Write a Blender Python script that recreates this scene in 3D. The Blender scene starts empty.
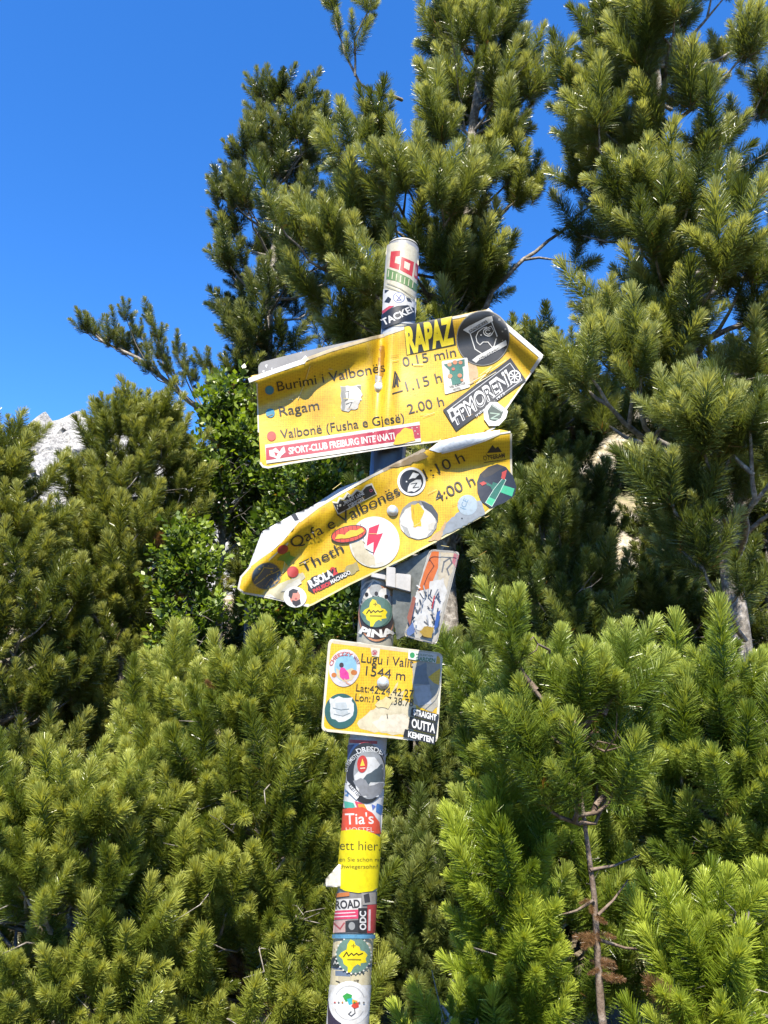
import bpy, bmesh, math, random
import numpy as np
from mathutils import Vector, noise

# ------------------------------------------------------------------ camera, sky, sun, exposure
R = math.radians
scene = bpy.context.scene
COL = scene.collection
PITCH, FPX, W, H = R(14.0), 773.0, 768, 1024
CAM = np.array([0.0, 0.0, 1.6])
cam_d = bpy.data.cameras.new("camera")
cam = bpy.data.objects.new("camera", cam_d)
COL.objects.link(cam)
cam.location = CAM
cam.rotation_euler = (R(90) + PITCH, 0, 0)
cam_d.sensor_fit = 'VERTICAL'
cam_d.sensor_height = 24.0
cam_d.lens = 24.0 * FPX / H
cam_d.clip_start, cam_d.clip_end = 0.05, 6000
scene.camera = cam

SUN_EL, SUN_AZ = R(57), R(-5)          # azimuth measured from straight behind the camera, negative = from the left
sun_dir = np.array([math.sin(SUN_AZ) * math.cos(SUN_EL), -math.cos(SUN_AZ) * math.cos(SUN_EL), math.sin(SUN_EL)])
wd = bpy.data.worlds.new("World")
scene.world = wd
wd.use_nodes = True
nt = wd.node_tree
bg = nt.nodes["Background"]
sky = nt.nodes.new("ShaderNodeTexSky")
sky.sky_type = 'NISHITA'
sky.sun_disc = False
sky.sun_elevation = SUN_EL
sky.sun_rotation = math.atan2(sun_dir[0], sun_dir[1])
sky.altitude = 1500
sky.air_density, sky.dust_density, sky.ozone_density = 1.0, 0.2, 6.0
hs = nt.nodes.new("ShaderNodeHueSaturation")
hs.inputs['Saturation'].default_value = 1.23
hs.inputs['Hue'].default_value = 0.506
nt.links.new(sky.outputs[0], hs.inputs['Color'])
nt.links.new(hs.outputs[0], bg.inputs['Color'])
bg.inputs['Strength'].default_value = 0.113
sl = bpy.data.lights.new("sun", 'SUN')
sl.energy, sl.angle, sl.color = 5.0, R(0.5), (1.0, 0.93, 0.80)
so = bpy.data.objects.new("sun", sl)
COL.objects.link(so)
so.rotation_euler = Vector(-sun_dir).to_track_quat('-Z', 'Y').to_euler()
vs = scene.view_settings
vs.view_transform, vs.look, vs.exposure, vs.gamma = "Standard", "None", 1.68, 1.0
scene.render.engine = 'CYCLES'
cy = scene.cycles
cy.max_bounces, cy.diffuse_bounces, cy.glossy_bounces, cy.transmission_bounces = 7, 5, 2, 4
cy.use_denoising = True
cy.caustics_reflective = cy.caustics_refractive = False

# ------------------------------------------------------------------ helpers
FWD = np.array([0, math.cos(PITCH), math.sin(PITCH)])
UPV = np.array([0, -math.sin(PITCH), math.cos(PITCH)])
RGT = np.array([1.0, 0, 0])


def ray(px, py):
    d = FWD * FPX + RGT * (px - W / 2) + UPV * (H / 2 - py)
    return d / np.linalg.norm(d)


def at(px, py, Y):
    """the real point seen at this photo position on the upright plane Y metres away"""
    d = ray(px, py)
    return CAM + d * (Y / d[1])


def lin(h):
    if isinstance(h, str):
        v = [int(h[i:i + 2], 16) / 255 for i in (0, 2, 4)]
        return tuple(c / 12.92 if c <= 0.04045 else ((c + 0.055) / 1.055) ** 2.4 for c in v)
    return h


def tag(o, label=None, cat=None, group=None, kind=None):
    for k, v in (("label", label), ("category", cat), ("group", group), ("kind", kind)):
        if v:
            o[k] = v
    return o


def empty(name, loc, label=None, cat=None, group=None):
    o = bpy.data.objects.new(name, None)
    o.location = loc
    o.empty_display_size = 0.1
    COL.objects.link(o)
    return tag(o, label, cat, group)


def link(name, me, mats, parent=None):
    o = bpy.data.objects.new(name, me)
    for m in mats:
        me.materials.append(m)
    COL.objects.link(o)
    if parent is not None:
        o.parent = parent
        o.matrix_parent_inverse = PINV(parent)
    return o


def PINV(parent):
    from mathutils import Matrix
    return Matrix.Translation(-Vector(parent.location)) if parent.parent is None else Matrix.Identity(4)


_mats = {}


def new_mat(name):
    m = bpy.data.materials.new(name)
    m.use_nodes = True
    n = m.node_tree
    return m, n, n.nodes["Principled BSDF"]


def tex_noise(n, scale, detail=4, coord='Object', rough=0.55, vec=None):
    t = n.nodes.new("ShaderNodeTexNoise")
    t.inputs['Scale'].default_value = scale
    t.inputs['Detail'].default_value = detail
    t.inputs['Roughness'].default_value = rough
    if vec is None:
        c = n.nodes.new("ShaderNodeTexCoord")
        vec = c.outputs[coord]
    n.links.new(vec, t.inputs['Vector'])
    return t


def ramp(n, fac, stops):
    r = n.nodes.new("ShaderNodeValToRGB")
    e = r.color_ramp.elements
    while len(e) < len(stops):
        e.new(0.5)
    for el, (p, c) in zip(e, stops):
        el.position = p
        el.color = (*lin(c), 1)
    n.links.new(fac, r.inputs[0])
    return r


def mixc(n, fac, a, b, mode='MIX'):
    x = n.nodes.new("ShaderNodeMix")
    x.data_type = 'RGBA'
    x.blend_type = mode
    for sock, v in ((x.inputs[0], fac), (x.inputs[6], a), (x.inputs[7], b)):
        if isinstance(v, (int, float)):
            sock.default_value = v
        elif isinstance(v, tuple):
            sock.default_value = (*v, 1)
        else:
            n.links.new(v, sock)
    return x.outputs[2]


def bump(n, p, h, strength, dist=0.002):
    b = n.nodes.new("ShaderNodeBump")
    b.inputs['Strength'].default_value = strength
    b.inputs['Distance'].default_value = dist
    n.links.new(h, b.inputs['Height'])
    n.links.new(b.outputs[0], p.inputs['Normal'])


def ink(hexcol, rough=0.42):
    """printed vinyl or paper, faintly weathered"""
    key = (hexcol, rough)
    if key in _mats:
        return _mats[key]
    m, n, p = new_mat("print_" + hexcol)
    c = tuple(v * 0.47 for v in lin(hexcol))
    t = tex_noise(n, 90, 6, rough=0.7)
    r = ramp(n, t.outputs[0], [(0.32, (0.80, 0.78, 0.74)), (0.55, (1.0, 1.0, 1.0))])
    n.links.new(mixc(n, 1.0, c, r.outputs[0], 'MULTIPLY'), p.inputs['Base Color'])
    p.inputs['Roughness'].default_value = rough
    t2 = tex_noise(n, 40, 3)
    bump(n, p, t2.outputs[0], 0.15, 0.002)
    _mats[key] = m
    return m


def mat_yellow():
    m, n, p = new_mat("yellow_reflective_film")
    co = n.nodes.new("ShaderNodeTexCoord")
    v = n.nodes.new("ShaderNodeTexVoronoi")
    v.inputs['Scale'].default_value = 210
    v.inputs['Randomness'].default_value = 0.25
    n.links.new(co.outputs['Object'], v.inputs['Vector'])
    r = ramp(n, v.outputs['Distance'], [(0.15, (0.345, 0.198, 0.002)), (0.55, (0.44, 0.276, 0.004))])
    t = tex_noise(n, 14, 6, rough=0.65)
    g = ramp(n, t.outputs[0], [(0.30, (0.78, 0.70, 0.55)), (0.5, (1.0, 1.0, 1.0))])
    col = mixc(n, 1.0, r.outputs[0], g.outputs[0], 'MULTIPLY')
    mp = n.nodes.new("ShaderNodeMapping")
    mp.inputs['Scale'].default_value = (60, 60, 7)
    mp.inputs['Rotation'].default_value = (0, 0.25, 0)
    n.links.new(co.outputs['Object'], mp.inputs['Vector'])
    t3 = tex_noise(n, 1.0, 5, rough=0.6, vec=mp.outputs[0])
    g3 = ramp(n, t3.outputs[0], [(0.30, (0.72, 0.66, 0.55)), (0.42, (1.0, 1.0, 1.0))])
    col = mixc(n, 0.45, col, mixc(n, 1.0, col, g3.outputs[0], 'MULTIPLY'))
    t4 = tex_noise(n, 55, 8, rough=0.8)
    g4 = ramp(n, t4.outputs[0], [(0.66, (0.0, 0.0, 0.0)), (0.72, (1.0, 1.0, 1.0))])
    col = mixc(n, g4.outputs[0], col, (0.42, 0.36, 0.22))
    n.links.new(col, p.inputs['Base Color'])
    p.inputs['Roughness'].default_value = 0.38
    bump(n, p, t.outputs[0], 0.22, 0.004)
    return m


def mat_metal(name, c1, c2, rough=0.45, metallic=0.6, scale=18):
    m, n, p = new_mat(name)
    t = tex_noise(n, scale, 8, rough=0.7)
    r = ramp(n, t.outputs[0], [(0.35, c1), (0.65, c2)])
    n.links.new(r.outputs[0], p.inputs['Base Color'])
    p.inputs['Metallic'].default_value = metallic
    p.inputs['Roughness'].default_value = rough
    bump(n, p, t.outputs[0], 0.2, 0.002)
    return m


YEL = mat_yellow()
WHITE_EDGE = ink("e9e3d6")
GALV = mat_metal("galvanised_steel", (0.16, 0.165, 0.175), (0.26, 0.265, 0.27), 0.42, 0.55)
GREYBACK = mat_metal("dull_grey_sheet", (0.085, 0.085, 0.09), (0.13, 0.13, 0.135), 0.6, 0.0)
INNER = mat_metal("bare_inner_sheet", (0.32, 0.32, 0.32), (0.42, 0.42, 0.41), 0.5, 0.25)
BOLT = mat_metal("zinc_bolt", (0.50, 0.49, 0.46), (0.65, 0.64, 0.60), 0.34, 0.7, 60)
SHADE_METAL = mat_metal("shade_toned_panel", (0.05, 0.055, 0.05), (0.14, 0.145, 0.13), 0.5, 0.4, 30)  # sheet metal whose shade and tree reflections are painted in as dark green-grey

# ------------------------------------------------------------------ surfaces the artwork is laid on
POLE_R = 0.0345
_pb, _pt = at(347.5, 1024, 1.50), at(403, 250, 1.50)
POLE_D = (_pt - _pb) / np.linalg.norm(_pt - _pb)


class PoleSurf:
    grid = 2.0

    def at(self, px, py, lift):
        d = ray(px, py)
        D = POLE_D
        c = np.cross(d, D)
        sp = np.linalg.norm(c)
        m = c / sp                                   # to the right of the axis
        w = -(d - d.dot(D) * D)
        w /= np.linalg.norm(w)
        rel = CAM - _pb
        s = rel.dot(m)
        # closest approach along the axis
        b = d.dot(D)
        t = (rel.dot(D) - b * rel.dot(d)) / (1 - b * b)
        q = s / POLE_R
        th = math.asin(max(-0.985, min(0.985, q)))
        if abs(q) > 0.985:
            th += math.copysign((abs(q) - 0.985) * 2.5, q)
        rr = POLE_R + lift
        return _pb + D * (t - rr * math.cos(th) * b / sp) + rr * (math.cos(th) * w + math.sin(th) * m)


class SheetSurf:
    """a bent metal sheet: a plane plus a bulge h(px, py) in metres towards the viewer"""
    grid = 3.0

    def __init__(self, p0, n, h=lambda x, y: 0.0):
        self.p0, self.n, self.h = np.array(p0), np.array(n) / np.linalg.norm(n), h

    def at(self, px, py, lift):
        d = ray(px, py)
        q = self.p0 + self.n * (self.h(px, py) + lift)
        return CAM + d * ((q - CAM).dot(self.n) / d.dot(self.n))


def lerp_tab(tab, x):
    return float(np.interp(x, [a for a, _ in tab], [b for _, b in tab]))


def sm(t):
    t = max(0.0, min(1.0, t))
    return t * t * (3 - 2 * t)


TOP1 = [(250, 381), (300, 362), (330, 350), (372, 337), (385, 334), (412, 324), (489, 309), (512, 330), (541, 356)]
AMP1 = [(250, .050), (300, .048), (340, .040), (366, .030), (380, .004), (396, .004), (420, .020), (470, .030), (541, .036)]


def h1(x, y):
    d = y - lerp_tab(TOP1, x)
    h = 0.78 * lerp_tab(AMP1, x) * (1 - sm(d / 34.0)) ** 1.2
    xb = 378 - (y - 390) * 0.05
    h -= 0.010 * math.exp(-((x - xb) / 5.5) ** 2) * (0.35 + sm((420 - y) / 60))
    h += 0.006 * math.exp(-((x - xb - 11) / 6.0) ** 2) + 0.003 * math.exp(-((x - xb + 14) / 9.0) ** 2)
    h += 0.002 * math.sin(x * 0.045 + y * 0.02) + 0.0015 * math.sin(y * 0.07 - x * 0.02)
    # crumpled left end
    h += 0.004 * math.exp(-((x - 302 + (y - 380) * 0.25) / 5.0) ** 2) * sm((430 - y) / 40)
    return h


TOP2 = [(238, 596), (252, 574), (266, 558), (300, 524), (340, 494), (372, 476), (400, 462), (425, 452), (440, 443), (470, 436), (512, 430)]
AMP2 = [(238, .052), (300, .046), (345, .030), (372, .016), (392, .004), (402, .004), (425, .030), (460, .044), (512, .038)]


def h2(x, y):
    d = y - lerp_tab(TOP2, x)
    h = 0.78 * lerp_tab(AMP2, x) * (1 - sm(d / 36.0)) ** 1.2
    xb = 396 - (y - 500) * 0.1
    h -= 0.005 * math.exp(-((x - xb) / 8.0) ** 2) * (0.4 + sm((500 - y) / 40))
    h += 0.003 * math.exp(-((x - xb - 16) / 9.0) ** 2)
    h += 0.0025 * math.sin(x * 0.05 + y * 0.03) + 0.0015 * math.sin(y * 0.08 - x * 0.03)
    h += 0.006 * math.exp(-(((x - 300) + (y - 560) * 0.75) / 9.0) ** 2)
    return h


Yf = 1.50 - POLE_R
S1 = SheetSurf((_pt + (_pb - _pt) * 0.2) * 0 + at(385, 390, Yf - 0.012), (0.03, -1, 0.05), h1)
S1B = SheetSurf(at(385, 390, 1.50 + POLE_R + 0.004), (0.03, -1, 0.05))
S2 = SheetSurf(at(385, 520, Yf - 0.010), (0.02, -1, 0.02), h2)
S2B = SheetSurf(at(385, 520, 1.492), (0.02, -1, 0.02))
S3 = SheetSurf(at(382, 690, Yf - 0.008), (0.0, -1, 0.0),
               lambda x, y: 0.0012 * math.sin(x * 0.09 + y * 0.05) + 0.004 * sm((338 - x) / 20) * sm((665 - y) / 30))
POLE = PoleSurf()
S4 = SheetSurf(at(428, 597, 1.40), (0.52, -0.80, 0.05))
S4D = SheetSurf(at(405, 600, 1.47), (-0.10, -1.0, 0.0))


# ------------------------------------------------------------------ artwork: polygons and lettering in one mesh per sticker
def ell(cx, cy, rx, ry=None, rot=0.0, n=36):
    ry = rx if ry is None else ry
    c, s = math.cos(R(rot)), math.sin(R(rot))
    return [(cx + rx * math.cos(a) * c - ry * math.sin(a) * s, cy + rx * math.cos(a) * s + ry * math.sin(a) * c)
            for a in (2 * math.pi * i / n for i in range(n))]


def jag(pts, amp, seed, step=3.0):
    """torn edge: subdivide an outline and shake it"""
    rnd = random.Random(seed)
    out = []
    for (x0, y0), (x1, y1) in zip(pts, pts[1:] + pts[:1]):
        k = max(1, int(math.hypot(x1 - x0, y1 - y0) / step))
        for i in range(k):
            f = i / k
            out.append((x0 + (x1 - x0) * f + rnd.uniform(-amp, amp), y0 + (y1 - y0) * f + rnd.uniform(-amp, amp)))
    return out


def rrect(q, r=3.0, n=4):
    """quad with rounded corners"""
    out = []
    m = len(q)
    for i in range(m):
        a, b, c = np.array(q[i - 1]), np.array(q[i]), np.array(q[(i + 1) % m])
        u, v = a - b, c - b
        u, v = u / np.linalg.norm(u), v / np.linalg.norm(v)
        p0, p1 = b + u * r, b + v * r
        for k in range(n + 1):
            t = k / n
            out.append(tuple((1 - t) ** 2 * p0 + 2 * t * (1 - t) * b + t * t * p1))
    return out


def line(pts, w):
    """a stroked polyline as quads"""
    out = []
    for (x0, y0), (x1, y1) in zip(pts, pts[1:]):
        l = math.hypot(x1 - x0, y1 - y0) or 1
        nx, ny = -(y1 - y0) / l * w / 2, (x1 - x0) / l * w / 2
        ex, ey = (x1 - x0) / l * w * .3, (y1 - y0) / l * w * .3
        out.append([(x0 + nx - ex, y0 + ny - ey), (x1 + nx + ex, y1 + ny + ey), (x1 - nx + ex, y1 - ny + ey), (x0 - nx - ex, y0 - ny - ey)])
    return out


_tc = {}


def text_mesh(s, bold=0.0, shear=0.0):
    key = (s, bold, shear)
    if key not in _tc:
        cu = bpy.data.curves.new("lettering", 'FONT')
        cu.body, cu.size, cu.offset, cu.shear = s, 1.0, bold, shear
        cu.resolution_u = 4
        o = bpy.data.objects.new("lettering", cu)
        COL.objects.link(o)
        dg = bpy.context.evaluated_depsgraph_get()
        me = o.evaluated_get(dg).to_mesh()
        v = np.array([tuple(q.co)[:2] for q in me.vertices]).reshape(-1, 2)
        f = [tuple(p.vertices) for p in me.polygons]
        o.evaluated_get(dg).to_mesh_clear()
        bpy.data.objects.remove(o)
        bpy.data.curves.remove(cu)
        _tc[key] = (v, f)
    return _tc[key]


LAYER = 0.00010


class Art:
    def __init__(self, surf, base=0.0):
        self.surf, self.base, self.items, self.layer, self.held = surf, base, [], 0, False

    def up(self):
        if not self.held:
            self.layer += 1

    def hold(self, on=True):
        """things printed side by side lie in one layer"""
        self.layer += 1
        self.held = on
        return self

    def poly(self, pts, col, same=False):
        if not same:
            self.up()
        pts = [tuple(p) for p in pts]
        self.items.append(("p", pts, col, self.layer))
        return self

    def polys(self, lst, col):
        self.up()
        for p in lst:
            self.poly(p, col, same=True)
        return self

    def stroke(self, pts, w, col):
        return self.polys(line(pts, w), col)

    def ring(self, pts, w, col):
        return self.polys(line(list(pts) + [pts[0]], w), col)

    def text(self, s, p0, p1, height, col, bold=0.0, shear=0.0, up=None, arc=None, fit=True):
        """baseline from p0 to p1 (photo pixels), cap height in pixels; arc = (cx, cy, r, a0, a1) sets it on a circle"""
        self.up()
        v, f = text_mesh(s, bold, shear)
        if len(v) == 0:
            return self
        x0, x1 = v[:, 0].min(), v[:, 0].max()
        cap = 0.70
        if arc:
            cx, cy, r, a0, a1 = arc
            t = (v[:, 0] - x0) / (x1 - x0)
            a = np.radians(a0 + (a1 - a0) * t)
            sgn = 1 if a1 > a0 else -1
            rr = r + sgn * v[:, 1] / cap * height
            q = np.stack([cx + rr * np.cos(a), cy + rr * np.sin(a)], 1)
        else:
            p0, p1 = np.array(p0, float), np.array(p1, float)
            b = p1 - p0
            u = b / np.linalg.norm(b)
            nrm = np.array([u[1], -u[0]]) if up is None else np.array(up, float) / np.linalg.norm(up)
            q = p0 + np.outer((v[:, 0] - x0) / (x1 - x0), b) + np.outer(v[:, 1] / cap * height, nrm)
        self.items.append(("t", (q, f), col, self.layer))
        return self

    def mesh(self, extrude=0.0, lift_back=None):
        mats, out = [], bmesh.new()
        g = self.surf.grid
        for kind, data, col, layer in self.items:
            m = col if not isinstance(col, str) else ink(col)
            if m not in mats:
                mats.append(m)
            mi = mats.index(m)
            bm = bmesh.new()
            if kind == "p":
                vs_ = [bm.verts.new((x, y, 0)) for x, y in data]
                try:
                    bm.faces.new(vs_)
                except ValueError:
                    bm.free()
                    continue
                bm.normal_update()
                if len(vs_) > 4:
                    bmesh.ops.triangulate(bm, faces=bm.faces[:], ngon_method='EAR_CLIP')
            else:
                q, f = data
                vs_ = [bm.verts.new((x, y, 0)) for x, y in q]
                for t in f:
                    try:
                        bm.faces.new([vs_[i] for i in t])
                    except ValueError:
                        pass
            xs = [v.co.x for v in bm.verts]
            ys = [v.co.y for v in bm.verts]
            gg = g if kind == "p" else g * 1.0
            for ax, lo, hi in ((0, min(xs), max(xs)), (1, min(ys), max(ys))):
                k = math.floor(lo / gg) + 1
                while k * gg < hi - 1e-4:
                    co = (k * gg, 0, 0) if ax == 0 else (0, k * gg, 0)
                    no = (1, 0, 0) if ax == 0 else (0, 1, 0)
                    bmesh.ops.bisect_plane(bm, geom=bm.verts[:] + bm.edges[:] + bm.faces[:], dist=1e-5, plane_co=co, plane_no=no)
                    k += 1
            lift = self.base + layer * LAYER
            if extrude and layer == 1:
                be = [e for e in bm.edges if len(e.link_faces) == 1]
                r = bmesh.ops.extrude_edge_only(bm, edges=be)
                back = set(v for v in r['geom'] if isinstance(v, bmesh.types.BMVert))
            else:
                back = set()
            vm = {}
            for v in bm.verts:
                vm[v] = out.verts.new(self.surf.at(v.co.x, v.co.y, lift - (extrude if v in back else 0)))
            for fc in bm.faces:
                try:
                    nf = out.faces.new([vm[v] for v in fc.verts])
                    nf.material_index = mi
                    nf.smooth = True
                except ValueError:
                    pass
            bm.free()
        # faces look towards the viewer
        for fc in out.faces:
            c = np.array(fc.calc_center_median())
            fc.normal_update()
            if np.dot(np.array(fc.normal), CAM - c) < 0:
                fc.normal_flip()
        me = bpy.data.meshes.new("printed")
        out.to_mesh(me)
        out.free()
        return me, mats

    def build(self, name, parent, label=None, extrude=0.0):
        me, mats = self.mesh(extrude)
        o = link(name, me, mats, parent)
        me.name = name
        if label:
            o["label"] = label
        return o


def tube(bm, pts, radii, n=12, cap=True):
    rings = []
    for i, p in enumerate(pts):
        p = np.array(p)
        t = np.array(pts[min(i + 1, len(pts) - 1)]) - np.array(pts[max(i - 1, 0)])
        t = t / np.linalg.norm(t)
        a = np.cross(t, [0, 0, 1.0] if abs(t[2]) < 0.9 else [1.0, 0, 0])
        a /= np.linalg.norm(a)
        b = np.cross(t, a)
        rings.append([bm.verts.new(p + radii[i] * (math.cos(x) * a + math.sin(x) * b)) for x in (2 * math.pi * k / n for k in range(n))])
    for r0, r1 in zip(rings, rings[1:]):
        for k in range(n):
            f = bm.faces.new([r0[k], r0[(k + 1) % n], r1[(k + 1) % n], r1[k]])
            f.smooth = True
    if cap:
        bm.faces.new(rings[0][::-1])
        bm.faces.new(rings[-1])


def bm_obj(name, bm, mats, parent=None, recalc=True):
    if recalc:
        bmesh.ops.recalc_face_normals(bm, faces=bm.faces[:])
    me = bpy.data.meshes.new(name)
    bm.to_mesh(me)
    bm.free()
    return link(name, me, mats, parent)

#@@LAND
# ------------------------------------------------------------------ land
def ground_z(x, y):
    z = 0.02 * noise.noise(Vector((x * 0.8, y * 0.8, 0))) * 2
    t = max(0.0, y - 8.5)
    cap = 5.0 + 6.4 * sm((x + 3) / 6.0)
    z += cap * sm(t / 16.0)
    z += 0.25 * noise.noise(Vector((x * 0.35, y * 0.35, 3))) * sm(t / 4)
    z -= 0.03 * max(0.0, y - 40) * sm((y - 40) / 60)
    return z


def build_ground():
    xs = sorted(set([-3000, -1200, -500, -200, -100, -60, -40] + list(np.arange(-28, 28.01, 0.5)) + [40, 60, 100, 200, 500, 1200, 3000]))
    ys = sorted(set([-3000, -1000, -300, -100, -40, -20, -12] + list(np.arange(-8, 34.01, 0.5)) + [40, 50, 60, 80, 120, 200, 400, 800, 1600, 3500]))
    bm = bmesh.new()
    g = [[bm.verts.new((x, y, ground_z(x, y) if abs(x) < 300 and -300 < y < 300 else -6.0 if y > 0 else 0)) for x in xs] for y in ys]
    for j in range(len(ys) - 1):
        for i in range(len(xs) - 1):
            bm.faces.new([g[j][i], g[j][i + 1], g[j + 1][i + 1], g[j + 1][i]]).smooth = True
    m, n, p = new_mat("stony_soil_and_dry_grass")
    t = tex_noise(n, 0.9, 8, rough=0.65)
    t2 = tex_noise(n, 9, 6, rough=0.7)
    near_ = ramp(n, t.outputs[0], [(0.36, (0.055, 0.065, 0.022)), (0.5, (0.085, 0.065, 0.038)), (0.66, (0.14, 0.115, 0.08))])
    scree = ramp(n, t.outputs[0], [(0.36, (0.10, 0.10, 0.035)), (0.48, (0.22, 0.18, 0.11)), (0.60, (0.36, 0.33, 0.28))])
    geo = n.nodes.new("ShaderNodeNewGeometry")
    sx = n.nodes.new("ShaderNodeSeparateXYZ")
    n.links.new(geo.outputs['Position'], sx.inputs[0])
    mr = n.nodes.new("ShaderNodeMapRange")
    mr.inputs['From Min'].default_value, mr.inputs['From Max'].default_value = 2.0, 3.5
    n.links.new(sx.outputs['Z'], mr.inputs['Value'])
    base_c = mixc(n, mr.outputs[0], near_.outputs[0], scree.outputs[0])
    sp = ramp(n, t2.outputs[0], [(0.35, (0.55, 0.55, 0.5)), (0.62, (1.25, 1.2, 1.1))])
    n.links.new(mixc(n, 1.0, base_c, sp.outputs[0], 'MULTIPLY'), p.inputs['Base Color'])
    p.inputs['Roughness'].default_value = 0.95
    bump(n, p, t2.outputs[0], 0.8, 0.06)
    tag(bm_obj("ground", bm, [m]), kind="structure")


def build_mountain():
    Y0 = 900.0
    prof = [(-160, 520), (-80, 500), (-20, 480), (10, 466), (24, 436), (33, 420), (45, 411), (54, 421), (63, 418), (76, 411), (88, 418), (110, 424), (150, 428),
            (200, 446), (260, 470), (330, 500), (420, 540)]
    bm = bmesh.new()
    nx, ny = 220, 60
    rows = []
    for j in range(ny + 1):
        f = j / ny
        row = []
        for i in range(nx + 1):
            px = -160 + 580 * i / nx
            top = at(px, lerp_tab(prof, px), Y0)
            z = top[2] * f - 10 * (1 - f)
            y = Y0 - (1 - f) * 330
            v = Vector((top[0] * 0.03, y * 0.03, z * 0.02))
            k = 4 * f * (1 - f) + 0.12
            nz = noise.fractal(v, 0.9, 2.1, 6) + 0.6 * noise.fractal(v * 3.1, 0.9, 2.1, 4)
            row.append(bm.verts.new((top[0] + 10 * k * nz, y + 26 * k * nz, z + 9 * (k if f < 1 else 0.25) * nz)))
        rows.append(row)
    for a, b in zip(rows, rows[1:]):
        for i in range(nx):
            bm.faces.new([a[i], a[i + 1], b[i + 1], b[i]])
    # the far side of the ridge
    back = [bm.verts.new((v.co.x * 1.3, Y0 + 450, -10)) for v in rows[-1]]
    for i in range(nx):
        bm.faces.new([rows[-1][i], rows[-1][i + 1], back[i + 1], back[i]])
    m, n, p = new_mat("pale_limestone")
    t = tex_noise(n, 0.05, 10, rough=0.7)
    t2 = tex_noise(n, 0.4, 6, rough=0.7)
    r = ramp(n, t.outputs[0], [(0.35, (0.19, 0.185, 0.18)), (0.50, (0.30, 0.29, 0.275)), (0.66, (0.38, 0.37, 0.355))])
    r2 = ramp(n, t2.outputs[0], [(0.38, (0.45, 0.46, 0.48)), (0.58, (1, 1, 1))])
    n.links.new(mixc(n, 1.0, r.outputs[0], r2.outputs[0], 'MULTIPLY'), p.inputs['Base Color'])
    p.inputs['Roughness'].default_value = 0.95
    bump(n, p, t2.outputs[0], 0.8, 3.0)
    tag(bm_obj("mountain", bm, [m]), kind="structure")


build_ground()
build_mountain()

#@@TREES
# ------------------------------------------------------------------ trees
def mat_needles():
    m, n, p = new_mat("pine_needles")
    a = n.nodes.new("ShaderNodeAttribute")
    a.attribute_name = "tint"
    n.links.new(a.outputs['Color'], p.inputs['Base Color'])
    p.inputs['Roughness'].default_value = 0.30
    p.inputs['Specular IOR Level'].default_value = 0.42
    tr = n.nodes.new("ShaderNodeBsdfTranslucent")
    n.links.new(mixc(n, 1.0, a.outputs['Color'], (1.4, 1.3, 0.6), 'MULTIPLY'), tr.inputs['Color'])
    mx = n.nodes.new("ShaderNodeMixShader")
    mx.inputs[0].default_value = 0.38
    n.links.new(p.outputs[0], mx.inputs[1])
    n.links.new(tr.outputs[0], mx.inputs[2])
    n.links.new(mx.outputs[0], n.nodes['Material Output'].inputs['Surface'])
    return m


def mat_bark(name, c0, c1, c2):
    m, n, p = new_mat(name)
    t = tex_noise(n, 22, 8, rough=0.7)
    r = ramp(n, t.outputs[0], [(0.34, c0), (0.5, c1), (0.66, c2)])
    n.links.new(r.outputs[0], p.inputs['Base Color'])
    p.inputs['Roughness'].default_value = 0.9
    bump(n, p, t.outputs[0], 0.9, 0.012)
    return m


NEEDLES = mat_needles()
BARK = mat_bark("grey_pine_bark", (0.06, 0.05, 0.04), (0.17, 0.15, 0.125), (0.34, 0.31, 0.275))
RNG = np.random.default_rng(7)


def make_shoot(n, width, seed, stem=1.0, nl=0.235):
    """one foxtail shoot, 1 m long along +Z: four corners per needle"""
    g = np.random.default_rng(seed)
    t = 0.04 + 0.96 * g.random(n) ** 0.85
    t[: n // 8] = 0.95 + 0.05 * g.random(n // 8)
    az = g.random(n) * 2 * math.pi
    ang = np.radians(61 - 12 * t - 34 * np.clip((t - 0.72) / 0.28, 0, 1) ** 1.6 + g.normal(0, 8, n))
    ang[: n // 8] = np.radians(np.abs(g.normal(0, 26, n // 8)))
    L = nl * (0.82 + 0.3 * g.random(n)) * (1.05 - 0.22 * t ** 3)
    d = np.stack([np.sin(ang) * np.cos(az), np.sin(ang) * np.sin(az), np.cos(ang)], 1)
    base = np.stack([0.012 * np.cos(az), 0.012 * np.sin(az), t * stem], 1)
    side = np.cross(d, g.normal(0, 1, (n, 3)))
    side /= np.linalg.norm(side, axis=1)[:, None]
    tip = base + d * L[:, None] + np.array([0, 0, 0.03]) * L[:, None]
    w = width * (0.8 + 0.4 * g.random(n))[:, None] * side
    q = np.stack([base - w * 0.8, base + w * 0.8, tip + w * 0.42, tip - w * 0.42], 1)      # n,4,3
    sh = g.normal(0, 1, n)
    return q, t, sh


def make_leafspray(n, seed):
    g = np.random.default_rng(seed)
    t = 0.1 + 0.9 * g.random(n)
    az = g.random(n) * 2 * math.pi
    ang = np.radians(70 - 25 * t + g.normal(0, 15, n))
    d = np.stack([np.sin(ang) * np.cos(az), np.sin(ang) * np.sin(az), np.cos(ang)], 1)
    base = np.stack([0 * az, 0 * az, t], 1) + d * 0.10
    side = np.cross(d, np.array([0, 0, 1.0]) + g.normal(0, .5, (n, 3)))
    side /= np.linalg.norm(side, axis=1)[:, None]
    L = 0.20 * (0.7 + 0.6 * g.random(n))[:, None]
    q = np.stack([base, base + d * L * .5 + side * L * .33, base + d * L, base + d * L * .5 - side * L * .33], 1)
    return q, t, g.normal(0, 1, n)


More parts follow.
